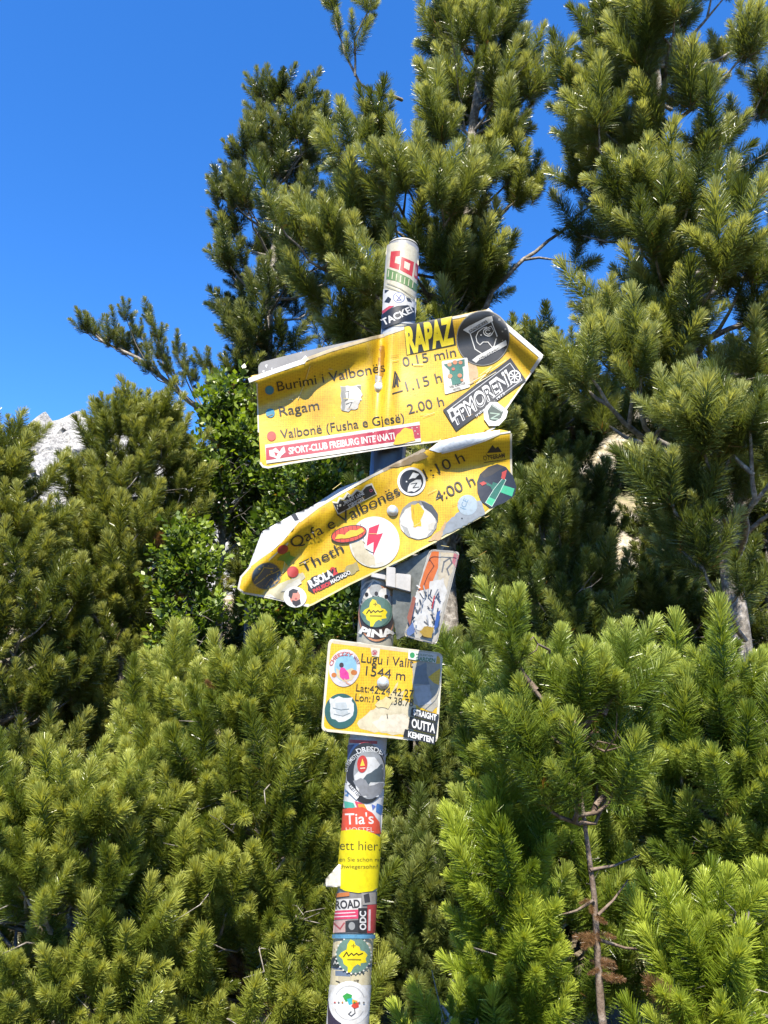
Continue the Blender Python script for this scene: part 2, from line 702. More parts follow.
SHOOTS = {
    "near": [make_shoot(520, 0.0066, 10 + i) for i in range(6)],
    "mid": [make_shoot(380, 0.0084, 30 + i) for i in range(6)],
    "far": [make_shoot(200, 0.0130, 50 + i) for i in range(5)],
    "leaf": [make_leafspray(26, 70 + i) for i in range(5)],
}


def unit(v):
    return v / (np.linalg.norm(v) + 1e-9)


class Tree:
    def __init__(self, lod, size, seed, dark, light, young):
        self.lod, self.size = lod, size
        self.g = np.random.default_rng(seed)
        self.sh, self.tubes, self.mood = [], [], .5
        self.dark, self.light, self.young = np.array(dark), np.array(light), young

    def shoot(self, p, d, s=1.0, tint=None):
        g = self.g
        tw = min(1, max(0, self.mood + g.normal(0, .22))) if tint is None else tint
        if tint is None and g.random() < .0012:
            tw = -1.0
        self.sh.append((p, unit(d), s * self.size * (g.uniform(0.75, 1.25) if g.random() < .85 else g.uniform(.45, .7)), tw))

    def cluster(self, p, d, k=4, s=1.0):
        g = self.g
        d = unit(d)
        up = np.array([0, 0, 1.0])
        lead = unit(d * 0.5 + up * 0.85 + g.normal(0, .22, 3))
        self.shoot(p, lead, s)
        a0 = g.random() * 6.28
        for i in range(k):
            a = a0 + i * 6.28 / max(1, k) + g.normal(0, .3)
            o = np.array([math.cos(a), math.sin(a), 0])
            q = unit(lead * 0.8 + o * 0.62 + d * 0.2 + up * 0.2 + g.normal(0, .22, 3))
            self.shoot(p - lead * self.size * g.uniform(0.02, 0.3) * s, q, s * g.uniform(0.65, 0.92))

    def branch(self, pts, r0, r1=0.004, start=0.3, sp=None, tw=0.3, k=3, s=1.0, tip=True):
        """a limb along a polyline with side twigs and shoots"""
        g = self.g
        self.mood = g.uniform(.2, .85)
        pts = [np.array(p, float) for p in pts]
        # resample
        seg = [np.linalg.norm(b - a) for a, b in zip(pts, pts[1:])]
        Ltot = sum(seg)
        cum = np.concatenate([[0], np.cumsum(seg)])
        P = np.array(pts)

        def pos(u):
            return np.array([np.interp(u * Ltot, cum, P[:, i]) for i in range(3)])
        nseg = max(3, int(Ltot / 0.14))
        path = [pos(i / nseg) + (g.normal(0, 0.012, 3) if 0 < i < nseg else 0) for i in range(nseg + 1)]
        self.tubes.append((path, list(np.linspace(r0, r1, nseg + 1))))
        sp = sp or self.size * 0.62
        u = start + g.random() * sp / Ltot * 0.5
        side = 1 if g.random() < .5 else -1
        while u < 0.97:
            p = pos(u)
            t = unit(pos(min(1, u + .05)) - pos(max(0, u - .05)))
            h = unit(np.cross(t, [0, 0, 1.0]))
            d = unit(t * 0.65 + side * h * g.uniform(0.45, 0.95) + np.array([0, 0, g.uniform(0.05, 0.55)]))
            l = tw * (1.15 - 0.6 * u) * g.uniform(0.5, 1.2)
            if l > self.size * 0.35:
                e = p + d * l + np.array([0, 0, l * 0.18])
                self.tubes.append(([p, p + d * l * .5, e], [r1 * 1.8 + 0.002, r1 * 1.4 + .001, r1]))
                self.cluster(e, d, k, s)
                if l > self.size * 0.9:
                    self.shoot(p + d * l * .55, unit(d + g.normal(0, .4, 3) + np.array([0, 0, .6])), s * .85)
                    self.shoot(p + d * l * .75, unit(d + g.normal(0, .5, 3) + np.array([0, 0, .4])), s * .85)
            else:
                self.shoot(p, unit(d + [0, 0, .4]), s)
            side = -side
            u += sp / Ltot * g.uniform(0.7, 1.3)
        if tip:
            self.cluster(pos(1.0), unit(pos(1) - pos(.85)), k + 1, s * 1.05)

    def emit(self, name, label, cat, base, group=None, bark=None, leafmat=None):
        root = empty(name, tuple(base), label, cat, group)
        V, F, n0 = [], [], 0
        for path, rad in self.tubes:
            n = 9 if rad[0] > 0.04 else 6 if rad[0] > 0.012 else 4
            path = np.array(path)
            t = np.gradient(path, axis=0)
            t /= np.linalg.norm(t, axis=1)[:, None] + 1e-9
            ref = np.array([0.3, 0.2, 1.0]) if abs(t[0, 2]) < 0.8 else np.array([1.0, 0.2, 0.1])
            a = np.cross(t, ref)
            a /= np.linalg.norm(a, axis=1)[:, None] + 1e-9
            b = np.cross(t, a)
            th = np.arange(n) * 2 * math.pi / n
            rg = path[:, None, :] + np.array(rad)[:, None, None] * (np.cos(th)[None, :, None] * a[:, None, :] + np.sin(th)[None, :, None] * b[:, None, :])
            V.append(rg.reshape(-1, 3))
            k = len(path)
            i = np.arange(k - 1)[:, None] * n + np.arange(n)[None, :]
            j = np.arange(k - 1)[:, None] * n + (np.arange(n)[None, :] + 1) % n
            F.append(n0 + np.stack([i, j, j + n, i + n], -1).reshape(-1, 4))
            n0 += k * n
        if self.lod != "leaf":                      # the woody core of each shoot
            for (p, d, s, tw) in self.sh:
                pass
        self._mesh("trunk", np.concatenate(V), np.concatenate(F), [bark or BARK], root, smooth=True)
        # crown
        var = SHOOTS[self.lod]
        g = self.g
        idx = g.integers(0, len(var), len(self.sh))
        VV, CC = [], []
        for vi, (q, t, sh) in enumerate(var):
            S = [self.sh[i] for i in range(len(self.sh)) if idx[i] == vi]
            if not S:
                continue
            p = np.array([x[0] for x in S])
            d = np.array([x[1] for x in S])
            s = np.array([x[2] for x in S])
            tw = np.array([x[3] for x in S])
            r = g.normal(0, 1, d.shape)
            a = np.cross(d, r)
            a /= np.linalg.norm(a, axis=1)[:, None]
            b = np.cross(d, a)
            M = np.stack([a, b, d], 1) * s[:, None, None]          # rows: local axes
            w = np.einsum('nkj,sji->snki', q, M) + p[:, None, None, :]
            VV.append(w.reshape(-1, 3))
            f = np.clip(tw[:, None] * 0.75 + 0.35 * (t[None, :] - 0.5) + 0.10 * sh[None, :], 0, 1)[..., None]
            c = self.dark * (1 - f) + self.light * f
            y = (np.clip(t - 0.70, 0, 1) / 0.3)[None, :, None] * (tw > 0.25)[:, None, None] * 0.75
            c = c * (1 - y) + np.array(self.young) * y
            old = ((t < 0.12)[None, :] & (np.abs(sh) > 1.5)[None, :])[..., None]
            c = np.where((tw < 0)[:, None, None], np.array([0.17, 0.095, 0.045]), c)
            c = np.where(old, np.array([0.16, 0.085, 0.03]), c)
            CC.append(np.repeat(c.reshape(-1, 3), 4, axis=0))
        V = np.concatenate(VV)
        C = np.concatenate(CC)
        F = np.arange(len(V)).reshape(-1, 4)
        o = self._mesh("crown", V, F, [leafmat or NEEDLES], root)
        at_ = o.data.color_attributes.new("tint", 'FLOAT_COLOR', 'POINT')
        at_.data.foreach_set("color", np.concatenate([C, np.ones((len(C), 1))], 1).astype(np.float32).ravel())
        return root

    def _mesh(self, name, V, F, mats, root, smooth=False):
        V = V - np.array(root.location)
        me = bpy.data.meshes.new(name)
        me.vertices.add(len(V))
        me.vertices.foreach_set("co", V.astype(np.float32).ravel())
        me.loops.add(F.size)
        me.loops.foreach_set("vertex_index", F.astype(np.int32).ravel())
        me.polygons.add(len(F))
        me.polygons.foreach_set("loop_start", (np.arange(len(F)) * 4).astype(np.int32))
        me.polygons.foreach_set("loop_total", np.full(len(F), 4, np.int32))
        if smooth:
            me.polygons.foreach_set("use_smooth", np.ones(len(F), bool))
        me.update(calc_edges=True)
        o = bpy.data.objects.new(name, me)
        for m in mats:
            me.materials.append(m)
        COL.objects.link(o)
        o.parent = root
        return o


GREEN = ((0.054, 0.080, 0.018), (0.225, 0.262, 0.066), (0.43, 0.45, 0.18))


def grow(name, label, cat, Y, rows, lod="mid", size=0.30, seed=1, pal=GREEN, step=0.30, per=5, tw=0.42, r0=0.07, low=0.0, k=3,
         extra=None, bark=None, depth=0.85, start=0.28, group=None, rise=0.42, margin=0.55, dead=14, lowrow=None):
    """a tree whose crown follows rows of (photo row, left edge, stem, right edge), top first, on the upright plane Y"""
    T = Tree(lod, size, seed, *pal)
    g = T.g
    zs = [at(384, r[0], Y)[2] for r in rows]
    L = [at(r[1], r[0], Y)[0] for r in rows]
    X = [at(r[2], r[0], Y)[0] for r in rows]
    Rr = [at(r[3], r[0], Y)[0] for r in rows]
    o = np.argsort(zs)
    zs, L, X, Rr = (np.array(a)[o] for a in (zs, L, X, Rr))
    ztop = zs[-1]
    gz = ground_z(X[0], Y)

    def stem(z):
        return np.array([np.interp(z, zs, X), Y, z])
    base = np.array([X[0], Y, gz])
    nz = max(6, int((ztop - gz) / 0.35))
    path = [base - [0, 0, 0.1]] + [stem(z) + np.array([g.normal(0, .012), g.normal(0, .012), 0]) for z in np.linspace(gz + .12, ztop - size * 1.05, nz)]
    T.tubes.append((path, list(r0 * np.linspace(1, 0.10, nz + 1))))
    T.cluster(np.array(path[-1]), np.array([0, 0, 1.0]), k + 2)
    z = ztop - size * 1.25
    zlow = max(zs[0] if lowrow is None else at(384, lowrow, Y)[2], gz + 0.15)
    az = g.random() * 6.28
    while z > zlow:
        l, x, r = np.interp(z, zs, L), np.interp(z, zs, X), np.interp(z, zs, Rr)
        for i in range(per):
            az += 2.4 + g.normal(0, .25)
            c, s = math.cos(az), math.sin(az)
            ex = (r - x) if c > 0 else (x - l)
            dy = depth * 0.5 * (r - l)
            ln = 1.0 / math.sqrt((c / max(ex, .02)) ** 2 + (s / max(dy, .02)) ** 2)
            ln = max(size * .3, ln * g.uniform(0.70, 1.06) - size * margin)
            zt = z + g.uniform(-.5, .5) * step - size * .35
            tipp = stem(zt) + np.array([c * ln, s * ln, 0])
            zb = max(zlow * .5 + gz * .5 + .1, zt - rise * ln - .08)
            b = stem(zb)
            mid = b + (tipp - b) * 0.55 + np.array([0, 0, -0.10 * ln])
            T.branch([b, mid, tipp], min(0.012 + 0.016 * ln, r0 * .32), min(.005, r0 * .2), start=start if ln > .5 else .15, tw=min(tw, ln * .75 + .1), k=k)
        z -= step
    for i in range(dead):
        zz = zlow + (ztop - zlow) * g.uniform(0, .75)
        a = g.uniform(math.pi * 1.05, math.pi * 1.95)          # on the side one sees
        l_, r_ = stem(zz)[0] - np.interp(zz, zs, L), np.interp(zz, zs, Rr) - stem(zz)[0]
        ln = (r_ if math.cos(a) > 0 else l_) * g.uniform(.75, 1.05)
        p0 = stem(zz) + np.array([math.cos(a), math.sin(a), 0]) * ln * .25
        p2 = stem(zz) + np.array([math.cos(a) * ln, math.sin(a) * ln, ln * g.uniform(-.15, .35)])
        pm = (p0 + p2) / 2 + g.normal(0, .04, 3)
        pk = (pm + p2) / 2 + g.normal(0, .025, 3)
        T.tubes.append(([p0, (p0 + pm) / 2 + g.normal(0, .02, 3), pm, pk, p2], [.0055, .0045, .0035, .0025, .0012]))
        if g.random() < .6:
            q = pm + (p2 - p0) * .25 + g.normal(0, .07, 3)
            T.tubes.append(([pm, (pm + q) / 2 + g.normal(0, .012, 3), q], [.003, .0022, .001]))
    if extra:
        extra(T)
    return T.emit(name, label, cat, base, group, bark)


def W_(*a):
    return at(*a)


#@@TREELIST
# tall pine on the right
def ex_right(T):
    # heavy boughs reaching left beside and below the arrow tip
    T.branch([at(690, 470, 5.2), at(640, 440, 4.9), at(600, 395, 4.7), at(585, 370, 4.65)], .03, .008, start=.35, tw=.34, k=4)
    T.branch([at(690, 470, 5.2), at(640, 425, 4.8), at(640, 360, 4.6)], .03, .008, start=.4, tw=.30, k=4)
    T.branch([at(735, 560, 5.2), at(720, 500, 4.6), at(700, 440, 4.4)], .03, .008, start=.3, tw=.36, k=5)
    T.branch([at(735, 560, 5.2), at(755, 500, 4.5), at(750, 430, 4.3)], .03, .008, start=.3, tw=.36, k=5)
    T.branch([at(735, 560, 5.2), at(690, 540, 4.7), at(668, 490, 4.5)], .03, .008, start=.4, tw=.30, k=4)
    T.branch([at(745, 640, 5.2), at(720, 600, 4.7), at(700, 560, 4.6)], .02, .008, start=.5, tw=.25, k=3)
    for (x, y, yy) in ((575, 75, 5.6), (590, 110, 5.3), (600, 60, 5.4), (625, 190, 5.0), (640, 165, 4.9), (655, 215, 4.8), (610, 290, 5.0), (595, 320, 4.9), (690, 170, 4.8), (720, 240, 4.7), (600, 20, 5.4), (640, 40, 5.1)):
        T.branch([at(672, y + 90, 5.5), at((x + 672) / 2, y + 75, (yy + 5.5) / 2), at(x, y + 30, yy)], .018, .006, start=.6, tw=.26, k=5)
    # dark limb drooping over the gap of sky
    T.branch([at(660, 230, 5.5), at(620, 215, 5.9), at(575, 180, 6.1)], .02, .006, start=.4, tw=.25, k=3)
    T.branch([at(660, 250, 5.5), at(610, 245, 5.9), at(580, 235, 6.1)], .02, .006, start=.4, tw=.25, k=3)


grow("pine_tree", "tall pine filling the upper right corner, its boughs reaching past the arrow sign's tip", "tree", 5.5,
     [(-170, 640, 660, 700), (-60, 600, 650, 750), (0, 590, 652, 800), (60, 572, 656, 820), (110, 580, 660, 830), (150, 612, 664, 840), (200, 622, 670, 850),
      (260, 610, 680, 860), (330, 590, 690, 870), (420, 600, 708, 870), (500, 650, 724, 870)],
     lod="near", size=0.42, seed=3, step=0.42, per=5, r0=0.10, extra=ex_right, tw=.30, start=.55, k=5)


# tall pine behind the post top
def ex_mid(T):
    T.branch([at(402, 100, 6.4), at(370, 92, 6.1), at(352, 72, 6.0), at(338, 30, 6.0), at(333, 5, 6.0)], .018, .006, start=.5, sp=.13, tw=.16, k=3, s=.62)
    T.branch([at(355, 76, 6.0), at(352, 45, 5.9), at(370, 8, 5.8)], .012, .006, start=.2, sp=.13, tw=.14, k=3, s=.62)
    T.branch([at(352, 276, 6.3), at(320, 268, 5.9), at(290, 240, 5.7), at(275, 215, 5.6)], .018, .006, start=.4, tw=.28, k=3)
    for (x, y, yy) in ((350, 190, 6.0), (322, 215, 5.8), (300, 205, 6.2), (345, 240, 5.9), (312, 265, 6.0), (378, 165, 5.9), (368, 255, 5.6), (402, 150, 5.6), (440, 170, 5.5), (395, 290, 5.8), (345, 310, 6.2)):
        T.branch([at(450, y + 95, 6.4), at((x + 450) / 2, y + 75, (yy + 6.4) / 2), at(x, y + 30, yy)], .016, .006, start=.6, tw=.26, k=5)
    T.branch([at(430, 300, 6.4), at(400, 250, 5.9), at(390, 200, 5.7)], .018, .006, start=.35, tw=.3, k=4)
    T.branch([at(430, 260, 6.4), at(400, 210, 5.9), at(345, 160, 5.8)], .018, .006, start=.35, tw=.3, k=4)
    # bare pale limb crossing the sky gap
    T.branch([at(478, 320, 6.4), at(505, 275, 6.3), at(522, 260, 6.3), at(560, 232, 6.3), at(592, 205, 6.3)], .028, .010, start=.93, tw=.1, k=1)
    T.branch([at(522, 260, 6.3), at(548, 259, 6.3), at(575, 262, 6.3)], .014, .005, start=.95, tw=.1, k=1)
    T.branch([at(505, 275, 6.3), at(490, 250, 6.3), at(480, 210, 6.3)], .016, .006, start=.6, tw=.2, k=2)


grow("pine_tree", "tall pine rising straight behind the top of the post, its tip out of frame", "tree", 6.4,
     [(-190, 470, 490, 520), (-90, 440, 488, 545), (0, 424, 484, 552), (50, 404, 480, 556), (100, 385, 476, 558), (150, 345, 470, 560), (200, 318, 464, 562), (250, 300, 458, 520),
      (300, 300, 452, 500), (340, 310, 448, 500), (420, 320, 446, 520), (520, 330, 445, 520)],
     lod="near", size=0.44, seed=11, step=0.46, per=5, r0=0.11, extra=ex_mid, tw=.28, start=.6, k=5)


def ex_left(T):
    main = [(262, 440, 9), (225, 425, 8.8), (190, 402, 8.6), (165, 380, 8.5), (138, 358, 8.4), (105, 343, 8.4), (86, 328, 8.4)]
    T.tubes.append(([at(*p) for p in main], list(np.linspace(.045, .008, len(main)))))
    for (x, y) in ((84, 320), (97, 324), (116, 325), (126, 309), (126, 346), (141, 326), (158, 330), (148, 360), (158, 347), (177, 343), (184, 357), (108, 333), (135, 340), (170, 362), (196, 372), (205, 358), (214, 385), (150, 312)):
        yy = 8.4 + T.g.uniform(-.25, .25)
        e = at(x, y + 9, yy)
        mx_ = min(x + 22, 215)
        b = at(mx_, np.interp(mx_, [86, 105, 138, 165, 190, 225], [328, 343, 358, 380, 402, 425]), 8.45)
        T.tubes.append(([b, b * .45 + e * .55 + np.array([0, 0, -.05]), e], [.010, .007, .004]))
        T.mood = T.g.uniform(.4, .9)
        T.cluster(e, e - b, 4, .62)
        T.cluster(b * .4 + e * .6, e - b, 2, .5)


grow("pine_tree", "dark pine left of the post top with one long sprig reaching over the blue sky", "tree", 9.0,
     [(72, 262, 282, 300), (100, 246, 280, 322), (140, 250, 278, 345), (160, 258, 277, 355), (190, 205, 276, 360), (240, 200, 274, 370), (300, 212, 270, 370), (350, 232, 266, 370), (430, 215, 262, 365),
      (520, 215, 258, 350)],
     lod="mid", size=0.42, seed=23, step=0.42, per=5, r0=0.14, extra=ex_left, tw=.34, start=.5, k=4, margin=.3,
     pal=((0.030, 0.048, 0.013), (0.12, 0.15, 0.040), (0.24, 0.26, 0.10)))

OLIVE = ((0.056, 0.078, 0.013), (0.215, 0.24, 0.044), (0.36, 0.37, 0.11))
grow("pine_tree", "olive green pine with many upright shoots in front of the rocky peak", "tree", 7.6,
     [(384, 128, 142, 158), (415, 105, 138, 185), (450, 82, 132, 205), (510, 50, 126, 212), (580, 20, 122, 215), (660, 10, 120, 215), (760, 0, 118, 215)],
     lod="mid", size=0.34, seed=31, step=0.25, per=7, r0=0.07, pal=OLIVE, tw=.34, margin=.4)
grow("pine_tree", "pine cut by the left edge of the frame, left of the rocky peak", "tree", 6.6,
     [(406, -24, -6, 6), (440, -60, -6, 16), (500, -90, -6, 44), (580, -110, -4, 90), (680, -120, -4, 110), (800, -120, -4, 120)],
     lod="mid", size=0.34, seed=37, step=0.27, per=7, r0=0.07, pal=OLIVE, tw=.34, margin=.4)

LITE = ((0.072, 0.104, 0.014), (0.248, 0.284, 0.042), (0.43, 0.45, 0.11))
grow("mountain_pine", "bushy pine left of the post, its domed top below the lower arrow sign", "tree", 4.3,
     [(626, 240, 258, 276), (665, 218, 256, 302), (710, 188, 256, 330), (790, 140, 258, 372), (880, 105, 262, 385), (960, 105, 264, 385), (1080, 110, 264, 380)],
     lod="near", size=0.26, seed=41, dead=30, step=0.18, per=8, margin=.35, start=.4, r0=0.045, pal=LITE, tw=.30, k=3)
grow("mountain_pine", "sunlit pine bush filling the bottom left corner of the picture", "tree", 3.9,
     [(735, 60, 78, 96), (770, 0, 76, 150), (830, -60, 74, 165), (920, -80, 74, 175), (1010, -80, 74, 180), (1080, -80, 74, 170)],
     lod="near", size=0.25, seed=43, dead=26, step=0.18, per=8, margin=.35, start=.4, r0=0.045, pal=LITE, tw=.30, k=3)
grow("mountain_pine", "loose pine with grey dead twigs between the two left bushes", "tree", 4.6,
     [(632, 172, 182, 194), (690, 140, 180, 220), (780, 100, 180, 260), (880, 95, 180, 265), (960, 95, 180, 265), (1060, 100, 180, 260)],
     lod="near", size=0.26, seed=47, step=0.19, per=7, margin=.35, start=.4, r0=0.04, pal=LITE, tw=.30)

FRESH = ((0.062, 0.102, 0.013), (0.205, 0.27, 0.036), (0.38, 0.43, 0.095))
YEL_G = ((0.1, 0.15, 0.012), (0.235, 0.3, 0.028), (0.42, 0.48, 0.072))


SCALY = mat_bark("brown_scaly_bark", (0.05, 0.03, 0.02), (0.12, 0.085, 0.06), (0.21, 0.17, 0.14))


def ex_front(T):
    T.branch([at(571, 745, 2.55), at(550, 720, 2.5), at(530, 680, 2.45), at(512, 655, 2.45)], .011, .006, start=.5, tw=.2, k=4)
    T.branch([at(571, 745, 2.55), at(600, 720, 2.45), at(622, 690, 2.42)], .009, .005, start=.5, tw=.18, k=3)
    for i in range(16):                       # brown dead needles still clinging to the lower stem
        y = T.g.uniform(890, 985)
        x = np.interp(y, [700, 1010], [563, 606])
        a = T.g.random() * 6.28
        T.shoot(at(x, y, 2.55), np.array([math.cos(a), math.sin(a), -.2]), T.g.uniform(.18, .34), tint=-1.0)
    for (x0, y0, x1, y1) in ((590, 870, 640, 855), (594, 900, 560, 915), (600, 940, 650, 950), (598, 915, 628, 880)):
        T.tubes.append(([at(x0, y0, 2.55), at((x0 + x1) / 2, (y0 + y1) / 2 + 3, 2.58), at(x1, y1, 2.6)], [.006, .004, .002]))


grow("mountain_pine", "pine with a bare scaly grey stem below its green top", "tree", 2.55,
     [(612, 536, 546, 558), (640, 490, 552, 610), (700, 480, 562, 640), (780, 500, 574, 640), (1010, 560, 606, 640)],
     lod="near", size=0.23, seed=53, step=0.13, per=5, r0=0.022, pal=FRESH, tw=.16, k=3, extra=ex_front, rise=.12, start=.1, margin=.3, dead=4, bark=SCALY, lowrow=770)
grow("mountain_pine", "broad green pine right of the square sign, behind the bare scaly stem", "tree", 3.9,
     [(640, 455, 470, 500), (690, 455, 540, 640), (760, 460, 545, 660), (850, 470, 550, 650), (940, 480, 552, 640), (1010, 490, 552, 620)],
     lod="near", size=0.28, seed=54, step=0.19, per=7, r0=0.035, pal=FRESH, tw=.28, k=3, margin=.35, start=.4)
grow("mountain_pine", "green pine with long upright shoots cut by the right edge, low in the frame", "tree", 3.6,
     [(610, 690, 706, 735), (670, 650, 712, 790), (760, 650, 720, 830), (860, 660, 728, 840), (960, 670, 732, 840), (1040, 670, 734, 840)],
     lod="near", size=0.28, seed=59, step=0.19, per=7, r0=0.035, pal=FRESH, tw=.28, k=3, margin=.35, start=.4)
grow("young_pine", "slim yellow green young pine close in front, beside the bare scaly stem", "tree", 2.7,
     [(760, 488, 498, 508), (820, 470, 500, 518), (880, 466, 504, 530), (950, 468, 508, 540), (1020, 474, 512, 555), (1100, 480, 516, 565)],
     lod="near", size=0.22, seed=61, step=0.16, per=5, margin=.4, r0=0.014, pal=YEL_G, tw=.16, k=3)
grow("young_pine", "bright yellow green young pine in the bottom right corner", "tree", 2.5,
     [(850, 690, 706, 722), (900, 672, 710, 750), (960, 666, 714, 790), (1030, 666, 718, 800), (1100, 670, 720, 800)],
     lod="near", size=0.23, seed=67, step=0.16, per=6, margin=.4, r0=0.014, pal=YEL_G, tw=.18, k=3)
grow("young_pine", "tiny yellow green pine tip at the bottom edge right of the post", "tree", 2.6,
     [(962, 440, 448, 456), (1000, 424, 450, 476), (1060, 420, 452, 490), (1120, 420, 452, 490)],
     lod="near", size=0.20, seed=71, step=0.17, per=4, r0=0.010, pal=YEL_G, tw=.12, k=3)

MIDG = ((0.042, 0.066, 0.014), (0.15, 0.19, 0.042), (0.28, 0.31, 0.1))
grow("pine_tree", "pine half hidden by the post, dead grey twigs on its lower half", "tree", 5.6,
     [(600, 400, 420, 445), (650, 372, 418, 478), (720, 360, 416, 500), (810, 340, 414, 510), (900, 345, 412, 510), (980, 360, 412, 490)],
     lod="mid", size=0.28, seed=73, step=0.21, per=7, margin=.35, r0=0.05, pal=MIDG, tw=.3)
grow("mountain_pine", "low dark green pine filling the gap just right of the post's foot", "tree", 4.2,
     [(800, 405, 418, 432), (850, 385, 420, 450), (920, 375, 420, 470), (1000, 375, 422, 480), (1080, 380, 422, 480)],
     lod="near", size=0.25, seed=77, step=0.17, per=7, r0=0.03, pal=MIDG, tw=.26, margin=.3, start=.4)
grow("mountain_pine", "upright pine leader between the bushy left pine and the post", "tree", 4.6,
     [(672, 300, 310, 322), (710, 285, 310, 340), (790, 270, 312, 360), (900, 260, 314, 370), (1060, 260, 314, 370)],
     lod="near", size=0.25, seed=89, dead=24, step=0.19, per=6, r0=0.035, pal=LITE, tw=.26, margin=.35, start=.4)
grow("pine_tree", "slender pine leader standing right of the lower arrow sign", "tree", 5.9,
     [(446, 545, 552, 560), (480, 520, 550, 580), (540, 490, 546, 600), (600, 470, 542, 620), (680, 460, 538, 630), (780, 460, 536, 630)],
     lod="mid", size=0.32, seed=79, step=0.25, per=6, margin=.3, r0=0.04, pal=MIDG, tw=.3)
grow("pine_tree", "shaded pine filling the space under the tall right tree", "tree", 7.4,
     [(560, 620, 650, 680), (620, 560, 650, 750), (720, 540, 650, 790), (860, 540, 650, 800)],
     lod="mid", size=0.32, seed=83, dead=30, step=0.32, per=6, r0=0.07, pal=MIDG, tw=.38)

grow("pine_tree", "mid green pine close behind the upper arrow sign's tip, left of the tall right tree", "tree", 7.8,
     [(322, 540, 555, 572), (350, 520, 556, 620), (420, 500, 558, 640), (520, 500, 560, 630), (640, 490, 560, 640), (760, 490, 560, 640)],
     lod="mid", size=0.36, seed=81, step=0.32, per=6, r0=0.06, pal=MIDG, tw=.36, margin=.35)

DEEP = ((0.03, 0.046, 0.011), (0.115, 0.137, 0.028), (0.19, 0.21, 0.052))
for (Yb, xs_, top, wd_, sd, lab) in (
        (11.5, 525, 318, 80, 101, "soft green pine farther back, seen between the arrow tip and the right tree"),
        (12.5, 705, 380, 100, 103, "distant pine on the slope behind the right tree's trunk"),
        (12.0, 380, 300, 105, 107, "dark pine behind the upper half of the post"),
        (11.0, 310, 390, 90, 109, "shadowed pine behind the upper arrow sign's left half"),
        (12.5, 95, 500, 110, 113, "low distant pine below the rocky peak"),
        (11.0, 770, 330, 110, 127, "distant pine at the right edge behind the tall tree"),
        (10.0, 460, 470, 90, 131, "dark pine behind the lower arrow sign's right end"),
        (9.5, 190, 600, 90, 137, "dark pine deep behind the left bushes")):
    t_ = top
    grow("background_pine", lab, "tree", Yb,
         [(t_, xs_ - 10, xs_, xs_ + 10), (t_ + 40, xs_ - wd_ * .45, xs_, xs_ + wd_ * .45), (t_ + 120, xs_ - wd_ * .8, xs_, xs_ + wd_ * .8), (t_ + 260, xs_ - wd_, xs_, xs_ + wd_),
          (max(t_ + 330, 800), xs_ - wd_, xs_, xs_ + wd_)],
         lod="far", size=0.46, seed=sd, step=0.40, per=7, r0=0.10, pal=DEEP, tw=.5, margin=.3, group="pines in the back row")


# broad-leaved trees among the pines
def mat_leaf():
    m, n, p = new_mat("beech_leaves")
    a = n.nodes.new("ShaderNodeAttribute")
    a.attribute_name = "tint"
    n.links.new(a.outputs['Color'], p.inputs['Base Color'])
    p.inputs['Roughness'].default_value = 0.4
    tr = n.nodes.new("ShaderNodeBsdfTranslucent")
    n.links.new(mixc(n, 1.0, a.outputs['Color'], (1.5, 1.6, 0.5), 'MULTIPLY'), tr.inputs['Color'])
    mx = n.nodes.new("ShaderNodeMixShader")
    mx.inputs[0].default_value = 0.35
    n.links.new(p.outputs[0], mx.inputs[1])
    n.links.new(tr.outputs[0], mx.inputs[2])
    n.links.new(mx.outputs[0], n.nodes['Material Output'].inputs['Surface'])
    return m


LEAF = mat_leaf()
BEECH = ((0.03, 0.056, 0.009), (0.125, 0.185, 0.02), (0.24, 0.3, 0.035))
_e = Tree.emit


def leafy(name, label, Y, rows, seed, size, step, per, r0, tw):
    T_emit = Tree.emit
    Tree.emit = lambda self, nm, lb, ct, b, gr=None, bark=None: T_emit(self, nm, lb, ct, b, gr, bark, LEAF)
    try:
        grow(name, label, "tree", Y, rows, lod="leaf", size=size, seed=seed, pal=BEECH, step=step, per=per, r0=r0, tw=tw, k=4, rise=.7)
    finally:
        Tree.emit = T_emit


leafy("beech_tree", "broad leaved tree with a grey trunk below the long pine sprig", 8.2,
      [(365, 214, 228, 244), (410, 196, 228, 262), (470, 175, 226, 285), (530, 160, 222, 290)], 151, 0.36, 0.30, 6, 0.09, .45)
leafy("beech_shrub", "low sunlit leafy shrub between the left pines, beside the pale thin trunk", 6.9,
      [(505, 172, 186, 200), (560, 150, 187, 222), (650, 140, 187, 232), (720, 140, 187, 232)], 163, 0.30, 0.22, 6, 0.03, .35)
leafy("beech_tree", "shaded leafy tree in the gap between the two arrow signs", 7.6,
      [(440, 290, 315, 340), (480, 255, 315, 375), (560, 240, 315, 390), (660, 240, 315, 400)], 157, 0.34, 0.28, 6, 0.06, .45)


